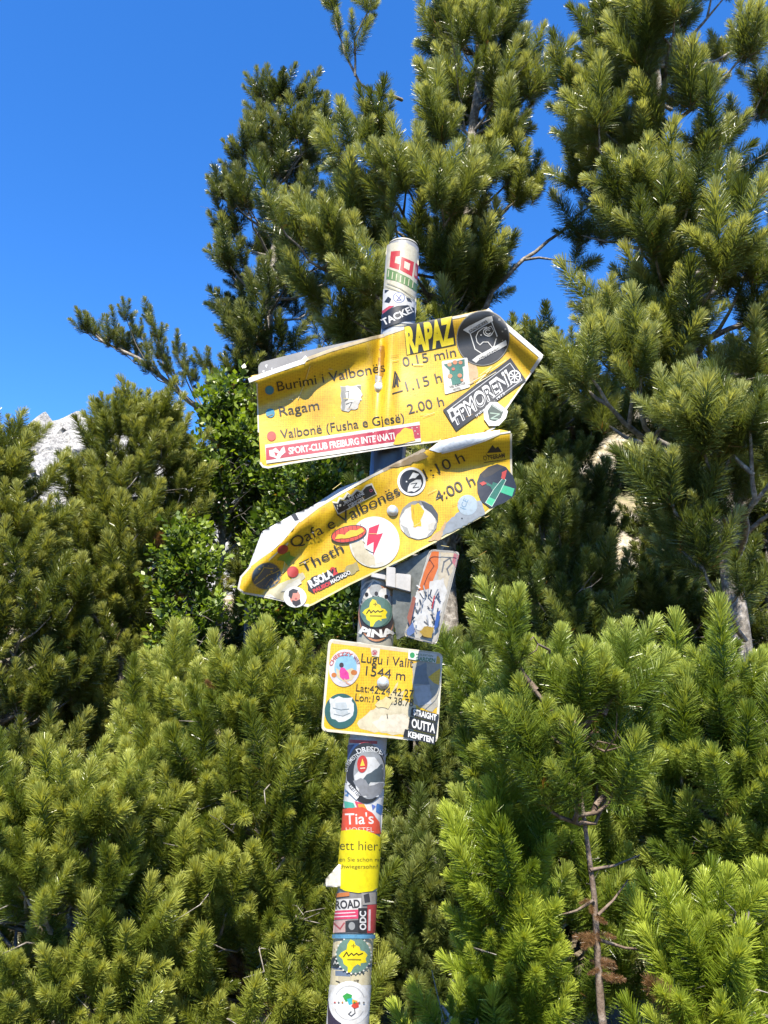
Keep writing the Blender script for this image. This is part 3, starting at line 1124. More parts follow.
# short grass on the ground between the bushes
def build_grass():
    g = np.random.default_rng(5)
    n = 26000
    x = g.uniform(-5.5, 5.5, n)
    y = g.uniform(1.2, 11, n)
    keep = np.array([noise.noise(Vector((a * 0.7, b * 0.7, 9))) > -0.12 for a, b in zip(x, y)])
    x, y = x[keep], y[keep]
    n = len(x)
    z = np.array([ground_z(a, b) for a, b in zip(x, y)])
    h = g.uniform(.05, .16, n)
    az = g.random(n) * 6.28
    lean = g.normal(0, .05, (n, 2))
    w = 0.004
    sx, sy = np.cos(az) * w, np.sin(az) * w
    V = np.stack([np.stack([x - sx, y - sy, z - .01], 1), np.stack([x + sx, y + sy, z - .01], 1),
                  np.stack([x + lean[:, 0] + sx * .2, y + lean[:, 1] + sy * .2, z + h], 1), np.stack([x + lean[:, 0] - sx * .2, y + lean[:, 1] - sy * .2, z + h], 1)], 1).reshape(-1, 3)
    f = g.random(n)[:, None]
    C = np.repeat(np.array([0.09, 0.13, 0.02]) * (1 - f) + np.array([0.26, 0.24, 0.08]) * f, 4, axis=0)
    F = np.arange(len(V)).reshape(-1, 4)
    me = bpy.data.meshes.new("grass")
    me.from_pydata(V.tolist(), [], F.tolist())
    a = me.color_attributes.new("tint", 'FLOAT_COLOR', 'POINT')
    a.data.foreach_set("color", np.concatenate([C, np.ones((len(C), 1))], 1).astype(np.float32).ravel())
    tag(link("grass", me, [LEAF]), "dry green grass on the ground between the pine bushes", "grass", kind="stuff")


build_grass()
#@@SIGNS
# ------------------------------------------------------------------ the signpost
def build_signpost():
    tb = (0.0 - _pb[2] - 0.05) / POLE_D[2]
    foot = _pb + POLE_D * tb
    foot[2] = ground_z(foot[0], foot[1])
    root = empty("signpost", tuple(foot), "leaning signpost plastered with stickers, carrying yellow hiking signs", "signpost")
    top = _pt + POLE_D * 0.004
    bm = bmesh.new()
    pa = foot - POLE_D * 0.1
    tube(bm, [pa, foot + POLE_D * 0.6, _pb, _pb * .5 + _pt * .5, top], [POLE_R - 0.0004] * 5, 40)
    post = bm_obj("post", bm, [GALV], root)
    # rounded cap
    bm = bmesh.new()
    tube(bm, [top, top + POLE_D * .006, top + POLE_D * .010], [POLE_R + .0002, POLE_R - .003, POLE_R - .010], 32)
    bm_obj("cap", bm, [ink("d9d3c2")], post)
    K = "2b2618"

    def st(surf, lvl):
        return Art(surf, 0.0003 + lvl * 0.0021)

    def bolt(parent, surf, px, py, r, lab=None):
        bm = bmesh.new()
        p = surf.at(px, py, 0)
        n = CAM - p
        n = np.array([0.02, -1, 0.0])
        bmesh.ops.create_uvsphere(bm, u_segments=20, v_segments=12, radius=r)
        M = Vector(n).to_track_quat('Z', 'Y').to_matrix().to_4x4()
        for v in bm.verts:
            v.co.z *= 0.55
            if v.co.z < 0:
                v.co.z *= 0.2
        bmesh.ops.create_cone(bm, cap_ends=True, segments=24, radius1=r * 1.35, radius2=r * 1.3, depth=0.002)
        for v in bm.verts:
            v.co = M @ v.co + Vector(p + n * 0.002)
        for f in bm.faces:
            f.smooth = True
        bm_obj("bolt", bm, [BOLT], parent)

    # ---------------- stickers round the post, bottom to top
    def wrap(name, lab, y0, y1, col, lvl, x=(326, 372)):
        pass

    def pole_x(y):                     # left and right edge of the post at a photo row
        c = 347.5 + (1024 - y) * (403 - 347.5) / (1024 - 250)
        hw = 20.2 - (1024 - y) * (20.2 - 15.8) / (1024 - 250)
        return c - hw, c + hw

    def band(a, y0, y1, col, over=1.6, tilt=0.0, amp=0.0, seed=1):
        l0, r0 = pole_x(y0)
        l1, r1 = pole_x(y1)
        q = [(l0 - over, y0 - tilt), (r0 + over, y0 + tilt), (r1 + over, y1 + tilt), (l1 - over, y1 - tilt)]
        return a.poly(jag(q, amp, seed) if amp else q, col)

    rnd = random.Random(4)
    # old paper layer under everything
    a = st(POLE, -0.12)
    band(a, 1040, 738, "cfc9b4", amp=.8)
    for i in range(70):
        y = rnd.uniform(745, 1020)
        l, r = pole_x(y)
        x = rnd.uniform(l, r)
        w, h = rnd.uniform(2, 8), rnd.uniform(1, 6)
        a.poly([(x - w, y - h), (x + w, y - h * .8), (x + w * .9, y + h), (x - w, y + h * .7)],
               rnd.choice(["b8b2a2", "8a8a86", "dedacd", "3c3f44", "6f7f96", "c7bda0", "e8e4da"]), same=False if i % 9 == 0 else True)
    a.build("sticker", post, "worn paper remains under the other stickers on the lower post")

    # white disc with a small coloured map
    a = st(POLE, .8)
    band(a, 1045, 985, "e2e0da", .4)
    a.poly([(329, 1001), (338, 1008), (343, 1030), (329, 1030)], "3a3148")
    a.poly(ell(349.5, 1003, 19.5, 22), "f0efec")
    a.polys(line(ell(349.5, 1003, 14.5, 17)[3:17], .8) + line(ell(349.5, 1003, 14.5, 17)[21:35], .8), "b9b9b9")
    a.poly([(343, 996), (347, 993), (352, 995), (351, 1000), (346, 1002)], "3aa24a")
    a.poly([(347, 999), (352, 998), (354, 1003), (349, 1005)], "3db6c9")
    a.poly([(352, 999), (357, 1001), (355, 1005), (352, 1003)], "e8b43a")
    a.poly([(353, 1003), (358, 1002), (358, 1007), (354, 1009), (351, 1006)], "d94a3a")
    a.stroke([(354, 1008), (354.5, 1013), (351, 1016), (348.5, 1014), (351, 1011.5)], .9, "55565a")
    for i, x in enumerate((336, 339.5, 343, 354, 358.5, 362.5)):
        a.poly(ell(x, 1002.5, .9, 1, n=8), ("c94a4a", "777777", "d08a3a", "3a8a4a", "888888", "777777")[i])
    a.build("sticker", post, "white round sticker with a small multicoloured map at the foot of the picture")
    # cream sticker with scribbles
    a = st(POLE, .2)
    band(a, 985, 935, "ded2ac", .6)
    for i in range(16):
        x, y = rnd.uniform(334, 362), rnd.uniform(940, 984)
        a.stroke([(x, y), (x + rnd.uniform(-4, 4), y + rnd.uniform(-2, 2)), (x + rnd.uniform(-5, 5), y + rnd.uniform(1, 4))], .6, rnd.choice(["6f6a58", "a99a6a", "3f3c36"]))
    a.poly(ell(336.5, 962, 4.5, 5), "2f3a3c")
    a.text("A", (334.5, 964.5), (338, 964.5), 4, "d8d6cc", .01)
    a.build("sticker", post, "cream sticker with faint line drawings low on the post")

    def yellow_map(lvl, cx, cy, r, lab, bcol="6f9184", dotted=True):
        a = st(POLE, lvl)
        a.poly(ell(cx, cy, r, r * 1.14), bcol)
        if dotted:
            for i in range(26):
                t = math.radians(i * 14)
                a.poly(ell(cx + (r + .3) * math.cos(t), cy + (r + .3) * 1.14 * math.sin(t), .9, .9, n=8), "e9e6dc", same=i > 0)
        s = r / 17.5
        shape = [(-3, -17), (1, -15), (2, -11), (6, -9), (7, -5), (11, -4), (14, 0), (12, 4), (13, 8), (7, 9), (7, 12), (4, 10), (0, 13), (-3, 19), (-6, 19), (-6, 13),
                 (-10, 10), (-11, 5), (-15, 1), (-12, -3), (-7, -6), (-6, -12)]
        a.poly([(cx + x * s, cy + y * s) for x, y in shape], "f2dc1c")
        a.stroke([(cx - 2 * s, cy - 10 * s), (cx + 2 * s, cy - 10 * s)], .8, "8a7a10")
        a.stroke([(cx, cy - 12 * s), (cx, cy - 8 * s)], .8, "8a7a10")
        pts = [(cx - 10 * s, cy + 2 * s), (cx - 7 * s, cy - 3 * s), (cx - 5 * s, cy + 1 * s), (cx - 2 * s, cy - 2 * s), (cx, cy + .5 * s), (cx + 3 * s, cy - 2 * s), (cx + 5 * s, cy), (cx + 9 * s, cy - 2 * s)]
        a.stroke(pts, 1.0 * s + .1, "3a3410")
        a.stroke([(cx - 6 * s, cy + 5 * s), (cx + 7 * s, cy + 5 * s)], 1.1 * s, "8a7d20")
        a.build("sticker", post, lab)

    yellow_map(1.2, 353.5, 955, 16, "round teal sticker with a yellow country outline, low on the post")
    # ROAD strip cluster
    a = st(POLE, .7)
    band(a, 933, 892, "8f8c8a", .6)
    a.poly([(334, 900), (361, 898), (361, 910), (334, 912)], "dcdad6")
    a.text("ROAD", (336.5, 909), (360, 907.5), 8, "3a3a3e", .035)
    a.poly([(333, 911), (358, 909.5), (362, 914), (358, 918.5), (333, 920)], "d9456c")
    a.stroke([(336, 913.6), (355, 912.4)], 1.1, "f3d7de")
    a.stroke([(336, 917), (356, 915.8)], 1.1, "f3d7de")
    a.poly([(333, 921), (348, 920), (348, 932), (332, 933)], "c9a9a4")
    a.stroke([(335, 923), (341, 929), (345, 923)], 1.4, "b0545a")
    a.poly([(346, 921), (358, 920), (358, 932), (346, 932)], "34363a")
    a.poly(ell(352, 926, 3, 4), "9a9c9c")
    a.poly([(358, 908), (366.5, 908), (366, 933), (358, 933)], "2c2c30")
    a.text("ODC", (365, 930), (365, 911), 5.6, "e6e6e6", .03, up=(-1, 0))
    a.poly([(366.5, 905), (375, 904), (374, 933), (366, 933)], "bf3f44")
    a.stroke([(368.5, 910), (368, 930)], 2.0, "e0c8c8")
    a.poly([(361, 893), (374, 892), (374, 904), (362, 905)], "a4a09a")
    a.poly([(363, 895), (368, 893), (369, 902), (364, 903)], "3f3f42")
    a.poly([(334, 894), (350, 892), (350, 896), (334, 898)], "cf7f45")
    band(a, 938.5, 934.5, "5f9cc0", .6)
    a.build("sticker", post, "small worn stickers reading ROAD beside a pink arrow")
    # white paper corner standing off on the left
    a = Art(SheetSurf(at(330, 878, 1.475), (0.15, -1, 0.1), lambda x, y: 0.010 * sm((338 - x) / 14)), 0)
    a.poly([(325.5, 879), (339, 864), (345, 868), (345, 887), (326, 887)], "e8e4d8")
    a.build("sticker", post, "loose white paper flap sticking out left of the yellow sticker", extrude=.0006)
    # yellow sticker
    a = st(POLE, 1.3)
    q0 = [(342.5, 831), (352, 829.5), (364, 830), (373, 833.5), (380.5, 838), (378, 886), (371, 891), (358, 893), (346, 891), (338, 886), (340, 858)]
    a.poly(q0, "f6e400")
    a.text("ett hier.", (341.5, 850), (378.5, 850.5), 9.5, "4a4a10", -.004)
    a.text("en Sie schon m", (341, 861.5), (377.5, 861.5), 4.2, "5a5a14", .0)
    a.text("chwiegersohn?", (341, 868.5), (376, 868.5), 4.2, "5a5a14", .0)
    a.build("sticker", post, "plain bright yellow sticker reading ett hier")
    # orange hostel sticker
    a = st(POLE, 1.0)
    a.poly(jag([(344, 809), (362, 807), (371, 812), (378, 822), (380, 834), (342, 834)], .5, 3), "e8573a")
    a.text("Tia's", (346.5, 824.5), (373, 823.5), 11, "f6eee8", .01)
    a.text("HOSTEL", (347, 832.5), (373, 832), 5, "f2d9cf", .0)
    a.build("sticker", post, "orange sticker reading Tia's Hostel above the yellow one")
    # torn white and blue layer
    a = st(POLE, .7)
    a.poly(jag([(345, 782), (386, 790), (384, 836), (376, 830), (368, 810), (344, 808)], .9, 5), "e9e8e6")
    a.poly([(346, 789), (350, 792), (349, 797), (346, 796)], "5b8cc0")
    a.poly(jag([(376, 803), (382, 806), (380, 815), (375, 812)], .4, 6), "4a7fc4")
    a.poly([(345, 801), (354, 803), (356, 808), (346, 808)], "58b8a4")
    a.poly([(355, 801), (362, 803), (366, 809), (358, 809)], "d8475e")
    a.poly([(358, 804), (364, 804), (367, 810), (360, 811)], "e8a23a")
    a.poly([(371, 804), (375, 806), (372, 810)], "6a7fd0")
    a.build("sticker", post, "torn white sticker scraps with blue patches")
    # dark round mountain sticker
    a = st(POLE, 1.2)
    a.poly([(349, 745), (361, 744), (361, 760), (349, 770)], "24457c")
    a.poly(ell(366, 773, 18.0, 30.5, 0), "26282c")
    a.poly(ell(369, 774, 14.5, 25, 0), "9ea2a6")
    a.poly([(355, 776), (362, 768), (366, 757), (374, 757), (381, 768), (383, 785), (377, 797), (364, 797), (357, 789)], "d8d9d9")
    a.poly(jag([(363, 779), (372, 771), (382, 764), (383, 781), (374, 782), (364, 786)], 1.2, 8), "4d5a62")
    a.poly(jag([(354, 781), (362, 778), (370, 786), (382, 782), (381, 792), (374, 798), (362, 796)], 1.0, 9), "8b8d92")
    a.text("DRESDEN", None, None, 5.0, "d9dbdc", .02, arc=(369, 773, 21.5, -118, -48))
    a.text("EXTREMISTE", None, None, 4.0, "d9dbdc", .01, arc=(368, 774, 19, 186, 245))
    a.poly([(349, 781), (361, 795), (357, 800), (348, 790)], "e4e5e6")
    a.text("KLETTER", (349.5, 786), (359.5, 798), 3.6, "2a2c30", .02)
    a.poly(ell(362.7, 764, 4.6, 8.6, 4), "c93a30")
    a.poly([(360.8, 766), (362.8, 758.5), (365, 765.6)], "f0d040")
    a.stroke([(361, 768.4), (365, 768)], 1.0, "f0d8c0")
    a.build("sticker", post, "dark round sticker with a grey mountain photo and a red badge")
    a = st(POLE, .3)
    band(a, 782, 738, "b9bcc2", .6)
    a.poly([(350, 739.5), (377, 741), (377, 744), (350, 743)], "b8323a")
    a.build("sticker", post, "grey strip with a red bar just below the square sign")

    # round stickers between the lower arrow and the square sign
    a = st(POLE, .1)
    band(a, 650, 566, "b9b4a2", .8, amp=.8)
    a.polys(line([(352, 594), (356, 603), (363, 606), (364, 598)], 2.2), "4a3a34")
    a.poly([(357, 585), (372, 577), (379, 584), (360, 596)], "7d8a92")
    a.stroke([(361, 590), (366, 583), (373, 580)], 1.6, "e4e4e0")
    a.stroke([(368, 588), (374, 580), (380, 583)], 1.6, "ecebe6")
    a.build("sticker", post, "grey worn sticker partly covered by the brown oval")
    a = st(POLE, 1.0)
    a.poly(ell(377, 613, 17.6, 28.5, 2), "c98a5c")
    a.poly(ell(377, 613, 16.4, 26.5, 2), "3a2a22")
    for i, (x, y, rx) in enumerate(((364.5, 601, 4.5), (368, 594, 5.2), (376, 590, 6), (384, 594, 5.4), (389.5, 601, 4.6))):
        a.poly(ell(x, y, rx, rx * 1.1), "e2e0da" if i in (1, 3) else "aeb0ae")
    for i, (x, y) in enumerate(((367.6, 594.6), (376.5, 593.6), (385.5, 596.6))):
        a.poly(ell(x, y, 1.7, 2.2, n=12), "2c241e")
    a.poly(ell(377, 612, 14.2, 15.5), "5f8075")
    a.text("PINA", None, None, 7.2, "f0eeea", .05, arc=(377, 604, 33.2, 121, 60))
    a.build("sticker", post, "brown rimmed oval sticker with bubbly grey letters on top")
    yellow_map(1.9, 375.5, 612, 13.4, "yellow country outline sticker inside the brown oval", "5f8075", False)

    # top of the post
    a = st(POLE, .6)
    a.poly([(386, 246), (392, 243), (404, 241.5), (414, 247), (421, 257), (419, 326), (414, 325), (383, 327)], "dfd8be")
    a.polys([[(391.5, 251.5), (400.5, 250.5), (400, 256), (396, 256.5), (395, 263), (400, 264), (399, 270), (390, 267)],
             [(401.5, 256.5), (413.5, 262), (411.5, 276.5), (400, 270)], [(415, 262.5), (418.5, 266), (417.5, 281), (413.5, 277)]], "d13a34")
    a.poly([(404.5, 261), (409.8, 263.6), (408.8, 270.5), (403.8, 267.6)], "e9e2cc")
    a.poly([(388, 268.5), (398, 272), (409, 278), (417, 285), (416, 292), (405, 285), (396, 281), (387, 279)], "6f9350")
    for i in range(7):
        x = 389.5 + i * 3.8
        y = 270.5 + i * 1.75
        a.polys(line([(x, y), (x - .8, y + 6.5)], .9), "dfd9b6") if i else a.stroke([(x, y), (x - .6, y + 6)], .9, "dfd9b6")
    a.stroke([(388, 283), (400, 288), (414, 298)], .7, "a9a58a")
    a.stroke([(386, 286), (399, 291), (413, 301)], .7, "a9a58a")
    a.build("sticker", post, "cream sticker with red block letters at the very top")
    a = st(POLE, 1.1)
    a.poly([(384.5, 289), (398, 292), (411, 299), (417, 303), (415, 324), (383, 322)], "eae9e6")
    a.poly(ell(399, 297.5, 5.4, 5.2), "e0e2ea")
    a.ring(ell(399, 297.5, 5.2, 5.0), .7, "8089b4")
    a.stroke([(396.5, 295), (401, 300), (397, 300.5), (401, 295)], .8, "4f5aa0")
    a.poly([(385.5, 302), (389, 296.5), (392, 299), (390, 303)], "30343c")
    a.poly([(405.5, 297), (409, 298.5), (411, 302), (407, 301)], "3c3f44")
    a.poly([(386, 290), (390, 290), (386, 293)], "30343c")
    a.poly([(383.5, 311), (390, 306), (395, 305.5), (384, 314)], "cf4a58")
    a.poly([(383, 315), (390, 309), (398, 305.6), (407, 305), (413, 308), (414, 321), (404, 321), (393, 325), (383, 330)], "232427")
    a.text("TACKE!", (385, 325.5), (412.5, 311.5), 6.4, "f1efe9", .03, arc=None)
    a.build("sticker", post, "white and black sticker with handwritten letters above the upper arrow sign")
    a = st(POLE, .3)
    a.poly([(383, 331), (398, 322), (414, 318), (419, 318), (419, 345), (382, 345)], "c9ccd0")
    a.build("sticker", post, "plain light grey strip behind the upper sign's top edge")
    # the upper sign's shadow, painted dark blue between the arrow signs
    a = st(POLE, .2)
    band(a, 482, 436, "46505e", .8)
    a.poly([(371, 448), (375, 446), (374, 474), (370, 476)], "3f69a8")
    a.poly([(403, 440), (406, 440), (404, 462), (401, 462)], "c4c8cc")
    a.build("sticker", post, "dark blue grey painted shadow of the upper sign, on the post between the arrow signs")

    # ---------------- upper arrow sign
    def dome_holes():
        pass
    outline1 = rrect([(256, 381)], 0) if False else None
    low = [(541, 356), (531, 373), (512, 400), (494, 428), (478, 436), (440, 441), (400, 446), (340, 455), (290, 463), (268, 467.5), (263, 466.5), (260.5, 463)]
    top_ = [(259, 432), (257.5, 400), (256.5, 382), (250, 381.5), (250, 376), (265, 372.5), (300, 361.5), (330, 349.5), (345, 344.5), (372, 337), (384, 334), (395, 331), (412, 324), (450, 317),
            (480, 310.5), (489, 309), (497, 315), (512, 329.5), (528, 344)]
    a = Art(S1, 0)
    a.poly(low + top_, YEL)
    edge = low[7:] + top_[:3]
    a.polys(line(low[:8], 1.6) + line(low[7:], 2.0), WHITE_EDGE)
    a.polys(line([(258.5, 432), (257, 384)], 1.3), "efe6cc")
    a.polys(line([(250, 380), (275, 371), (303, 361.5), (306, 358)], 4.6), "f4f2ec")
    a.polys(line([(304, 360), (330, 350.5), (372, 338), (384, 335.5)], 3.2), "d9c49a")
    a.polys(line([(384, 335), (412, 325.5), (450, 318.5), (489, 310.5)], 2.6), "e8e0c8")
    a.polys(line([(488, 310.5), (512, 331), (541, 356)], 4.6), "efede6")
    a.polys(line([(541, 357), (532, 371)], 3.4), "e6e4dc")
    # crumple where it is clamped, shade of the fold painted in darker yellow
    a.poly(jag([(379, 346), (385, 346), (384, 372), (381, 384), (377, 381), (378, 362)], .8, 12), "b88410")
    a.poly(jag([(376, 374), (381.5, 376), (382, 388), (376.5, 391), (375, 381)], .8, 14), "b7b3a6")
    a.stroke([(310, 366), (304.5, 384), (298, 399)], .8, "f2dc8a")
    # waymark dots and words
    a.hold()
    a.poly(ell(269.5, 390.2, 4.5, 4.4), "1f8fb2")
    a.poly(ell(270.3, 413, 4.5, 4.5), "1f8fb2")
    a.poly(ell(271.5, 436, 4.5, 4.7), "e8330f")
    a.text("Burimi i Valbonës", (278, 391.2), (385.5, 371.2), 9.6, K)
    a.text("Ragam", (280, 416), (319.5, 409.2), 9.6, K)
    a.text("Valbonë (Fusha e Gjesë)", (281, 438.5), (404.5, 421.5), 9.0, K)
    a.text("0.15 min", (403.5, 366.5), (456.5, 356), 9.4, K)
    a.text("1.15 h", (407, 391), (442.5, 381.6), 10, K)
    a.text("2.00 h", (408.5, 414), (444.5, 405.2), 9.8, K)
    a.stroke([(392.8, 387.5), (395, 371.5), (400, 381)], 1.2, K)
    a.stroke([(394.6, 386.5), (396.6, 374), (398, 386), (395.6, 380.5)], 1.6, K)
    a.stroke([(392.5, 393.5), (402.5, 390.5)], 1.0, K)
    a.hold(False)
    # scratches and wear
    for i in range(16):
        x, y = rnd.uniform(265, 520), rnd.uniform(350, 445)
        l = rnd.uniform(3, 12)
        t = rnd.uniform(-.6, .3)
        a.polys(line([(x, y), (x + l, y + l * t)], rnd.uniform(.3, .6)), rnd.choice(["f4dd86", "b98a14", "f0e2b0"]))
    a.stroke([(480, 375), (492, 366), (486, 373), (506, 360)], .7, "f6e6a8")
    a.stroke([(468, 384), (486, 374), (476, 384), (496, 372)], .7, "f3e9c8")
    sign1 = a.build("direction_sign", root, "upper yellow arrow sign pointing right, its top edge bent forward", extrude=.002)
    # hidden rear sheet of the folded sign
    b = Art(S1B, 0)
    b.poly(rrect([(258, 363), (300, 352), (489, 312), (533, 356), (490, 424), (262, 462)], 5), GREYBACK)
    b.poly([(262, 371), (264.5, 370), (264, 373)], "f2f2f2")
    b.poly([(265, 365), (267.5, 364.5), (266.5, 368)], "f2f2f2")
    b.poly([(271, 368), (272.5, 367.5), (272, 370)], "f2f2f2")
    b.build("back_sheet", sign1, "grey bare metal rear sheet of the upper arrow sign", extrude=.002)
    bolt(sign1, S1, 379, 388, .0085)
    # RAPAZ
    a = st(S1, .4)
    a.poly([(404, 325.5), (452, 316), (456, 344.5), (406.5, 355)], "1b1a12")
    a.text("RAPAZ", (407, 353), (454.5, 342.3), 25, "ffe600", .05, up=(-.10, -1))
    a.build("sticker", sign1, "black and yellow sticker reading RAPAZ")
    # round black crest with a ram's head
    a = st(S1, .5)
    a.poly(ell(483, 338, 26.5, 27.8, 20, 48), "8a877c")
    a.poly(ell(483, 338, 25.6, 26.9, 20, 48), "24231f")
    Wt = "e9e7df"
    a.stroke([(470, 333), (475, 349), (484, 355), (494, 346), (497, 336), (491, 320)], .9, Wt)
    a.poly([(463, 330), (469, 326), (487, 317), (492, 316), (493, 321), (470, 334)], Wt)
    a.poly([(468.5, 330.5), (486, 320), (488, 322.5), (470, 333)], "24231f")
    a.text("ALPHORNBOCK", (470, 332.2), (487.5, 322.6), 2.4, Wt, .01)
    a.poly([(472, 360), (477, 356), (497, 345), (506, 340), (507, 345), (500, 349), (480, 359), (476, 363)], Wt)
    a.poly([(479, 358.2), (499, 347), (500.4, 349), (480, 360)], "24231f")
    a.text("ALPINHOUSE", (480, 360), (500, 349), 2.2, Wt, .01)
    a.stroke([(477, 342), (476, 337), (478, 332), (483, 328), (487, 327)], .8, Wt)
    a.stroke([(477, 342), (480, 345), (483, 342), (488, 342), (492, 347)], .8, Wt)
    a.stroke(ell(488, 332, 4.6, 4.0, 20, 14)[:12], .8, Wt)
    a.stroke(ell(488, 332, 2.6, 2.2, 20, 10)[:9], .7, Wt)
    a.stroke([(484, 330), (491, 326), (494, 331), (490, 336)], .6, Wt)
    a.poly(ell(481, 335, .7, n=8), Wt)
    a.build("sticker", sign1, "large round black sticker with a white ram's head crest")
    # cactus postcard
    a = st(S1, .6)
    a.poly(rrect([(441.5, 361), (467.5, 357.5), (470, 387), (445, 394.5)], 1.6), "eae6da")
    a.poly([(443.5, 364.5), (464.5, 359), (465, 366), (450, 371)], "35715f")
    a.poly(jag([(450, 368), (461, 364), (464, 372), (462, 383), (453, 385.5), (450, 378)], .7, 21), "2f7a66")
    for x, y, r in ((449.5, 364.5, 2.2), (455, 362.3, 2.4), (460.5, 362.5, 2.0), (450, 376, 2.4), (459.8, 375.5, 2.3), (453.3, 369, 1.7), (462, 380, 1.6)):
        a.poly(ell(x, y, r, r * .9, n=12), rnd.choice(["d98a5a", "cf6f4c", "e0a070"]))
    a.text("VAL CACTUS", (449.5, 388), (465.5, 383.8), 2.2, "3a3a38", .02)
    a.text("HOTEL", (453, 390.6), (461, 388.6), 2.0, "3a3a38", .02)
    a.build("sticker", sign1, "small white sticker with a green cactus drawing")
    a = st(S1, .15)
    a.poly(jag([(468, 361), (476, 364), (478, 376), (472, 384), (468, 386)], .8, 22), "d9b98a")
    a.build("sticker", sign1, "torn beige sticker remains beside the cactus")
    # black strip
    a = st(S1, .8)
    a.poly([(442.8, 410), (510.5, 357.8), (526, 380), (456, 431)], "1d1d1d")
    a.polys(line([(447, 411), (510, 363), (522, 380)], .7), "dddddd")
    a.polys(line([(522, 380), (497, 398)], .7), "dddddd")
    a.text("FPMORENI", (457, 424.5), (512, 383.0), 14.5, "f3f2ee", .045, up=(-.42, -1))
    a.text("FPMORENI", (458, 424.2), (511, 384.2), 12.6, "2a2a2a", -.004, up=(-.42, -1))
    a.poly(ell(514.5, 376.5, 6.4, 6.6), "f1f0ec")
    a.poly(ell(514.5, 376.5, 5.0, 5.2), "1d1d1d")
    for t in range(0, 180, 45):
        c, s = 5 * math.cos(math.radians(t)), 5 * math.sin(math.radians(t))
        a.stroke([(514.5 - c, 376.5 - s), (514.5 + c, 376.5 + s)], 1.0, "f1f0ec")
    a.poly(jag([(446.5, 411), (452, 407.5), (457, 412), (456, 420), (452, 423), (449, 415)], .8, 23), "dad9d4")
    a.poly([(450, 412), (453, 411), (455, 416), (452, 418)], "1d1d1d")
    a.text("trabe Gug · 1973", (476, 417), (505, 394), 2.4, "e0e0de", .02)
    a.build("sticker", sign1, "slanted black strip with white graffiti letters")
    # small shield
    a = st(S1, 1.4)
    a.poly([(483.5, 410), (490, 402), (497, 402), (508, 411), (506, 418), (499, 425.5), (489, 426), (484, 419)], "f0efe9")
    a.polys([[(487.5, 411), (492, 404), (503.5, 411.5), (501, 418), (495, 421.5), (489.5, 420)]], "23402f")
    a.polys(line([(490.5, 413), (499.5, 414), (491, 418.5), (498, 419)], 1.1), "9fb8a4")
    a.stroke([(492.5, 405.5), (502, 411.5)], 1.0, "b9c4bc")
    a.build("sticker", sign1, "small white and green shield sticker under the black strip")
    # torn square left of the bolt
    a = st(S1, .4)
    a.poly(jag([(341, 386.5), (361, 385), (362, 395), (358, 408), (348, 411), (341, 410)], .8, 31), "c9c5bc")
    a.poly(jag([(341.5, 387), (346, 386.5), (345, 410), (341.5, 410)], .6, 32), "8c8c88")
    a.poly(jag([(346, 391), (352, 388), (360, 390), (361, 400), (352, 402), (349, 407)], .9, 33), "e9e6de")
    a.stroke([(346, 392), (349, 391), (348, 399), (345, 401)], .8, "44423e")
    a.stroke([(346, 404), (352, 402), (349, 408)], .9, "6a6862")
    a.poly([(357, 386), (361, 385.5), (361, 390)], "6e6a60")
    a.build("sticker", sign1, "torn grey square sticker remains left of the upper bolt")
    # football club strip
    a = st(S1, .5)
    a.poly([(265, 444.8), (330, 435.2), (404, 424.2), (419.5, 421.6), (421, 441.5), (404, 444), (340, 453.5), (266.5, 463.6)], "efe9de")
    a.poly([(265.8, 447.8), (330, 438.4), (404, 427.4), (419.8, 424.8), (420.6, 438), (404, 440.5), (340, 449.6), (266.2, 460.4)], "bd2f44")
    a.polys(line([(284, 444.2), (419.6, 424.6)], .8) + line([(284, 458.6), (420.4, 439)], .8), "efe9de")
    a.text("SPORT-CLUB FREIBURG INTERNATI", (289, 454.2), (395, 439.0), 6.6, "f2ece4", .03)
    a.poly(jag([(269, 450), (275, 448), (279, 452), (284, 447), (286, 452), (281, 455), (280, 460), (274, 457), (269, 456)], .9, 34), "f0e9e0")
    a.poly([(274, 452), (278, 453), (276, 457)], "bd2f44")
    a.polys([ell(x, y, .6, n=8) for x, y in ((412, 428), (415, 431), (417, 427.5), (413.5, 435), (418, 434))], "f0e9e0")
    a.poly(jag([(393, 444), (397, 434), (405, 427.5), (412, 430), (416, 440.5), (402, 444.4)], .6, 35), YEL)
    a.build("sticker", sign1, "long red and white strip reading Sport-Club Freiburg")

    # ---------------- lower arrow sign
    LIP = mat_metal("bare_lip_sky_tint", (0.42, 0.46, 0.50), (0.60, 0.63, 0.66), .5, .1, 120)  # bare metal with the sky's pale blue light mixed into its colour
    low2 = [(511, 434), (511, 464), (512, 487), (508, 496), (480, 517), (440, 539), (400, 560), (350, 584), (313, 604), (308, 606), (290, 602), (262, 596), (244, 593), (238.5, 588.5)]
    top2 = [(241, 577), (250, 567), (262, 558), (272, 551), (283, 541), (300, 521), (318, 507), (340, 493.5), (372, 476), (398, 463), (412, 456), (428, 449.5), (436, 443.5), (442, 440), (458, 436), (480, 432.5), (500, 429.5), (508, 431)]
    a = Art(S2, 0)
    a.poly(low2 + top2, YEL)
    a.polys(line(low2[3:10], 1.8), "efe3a8")
    a.polys(line(low2[9:], 2.0) + line([(238.5, 588), (241, 577), (250, 567)], 2.0), WHITE_EDGE)
    a.polys(line([(511, 434), (511, 464), (512, 486)], 2.0), "ded6bc")
    a.polys(line([(300, 521), (318, 507), (340, 493.5), (372, 476), (398, 463)], 2.6), "e3dcc8")
    a.polys(line([(384, 470), (398, 463), (412, 456), (424, 450)], 3.2), "b7a68a")
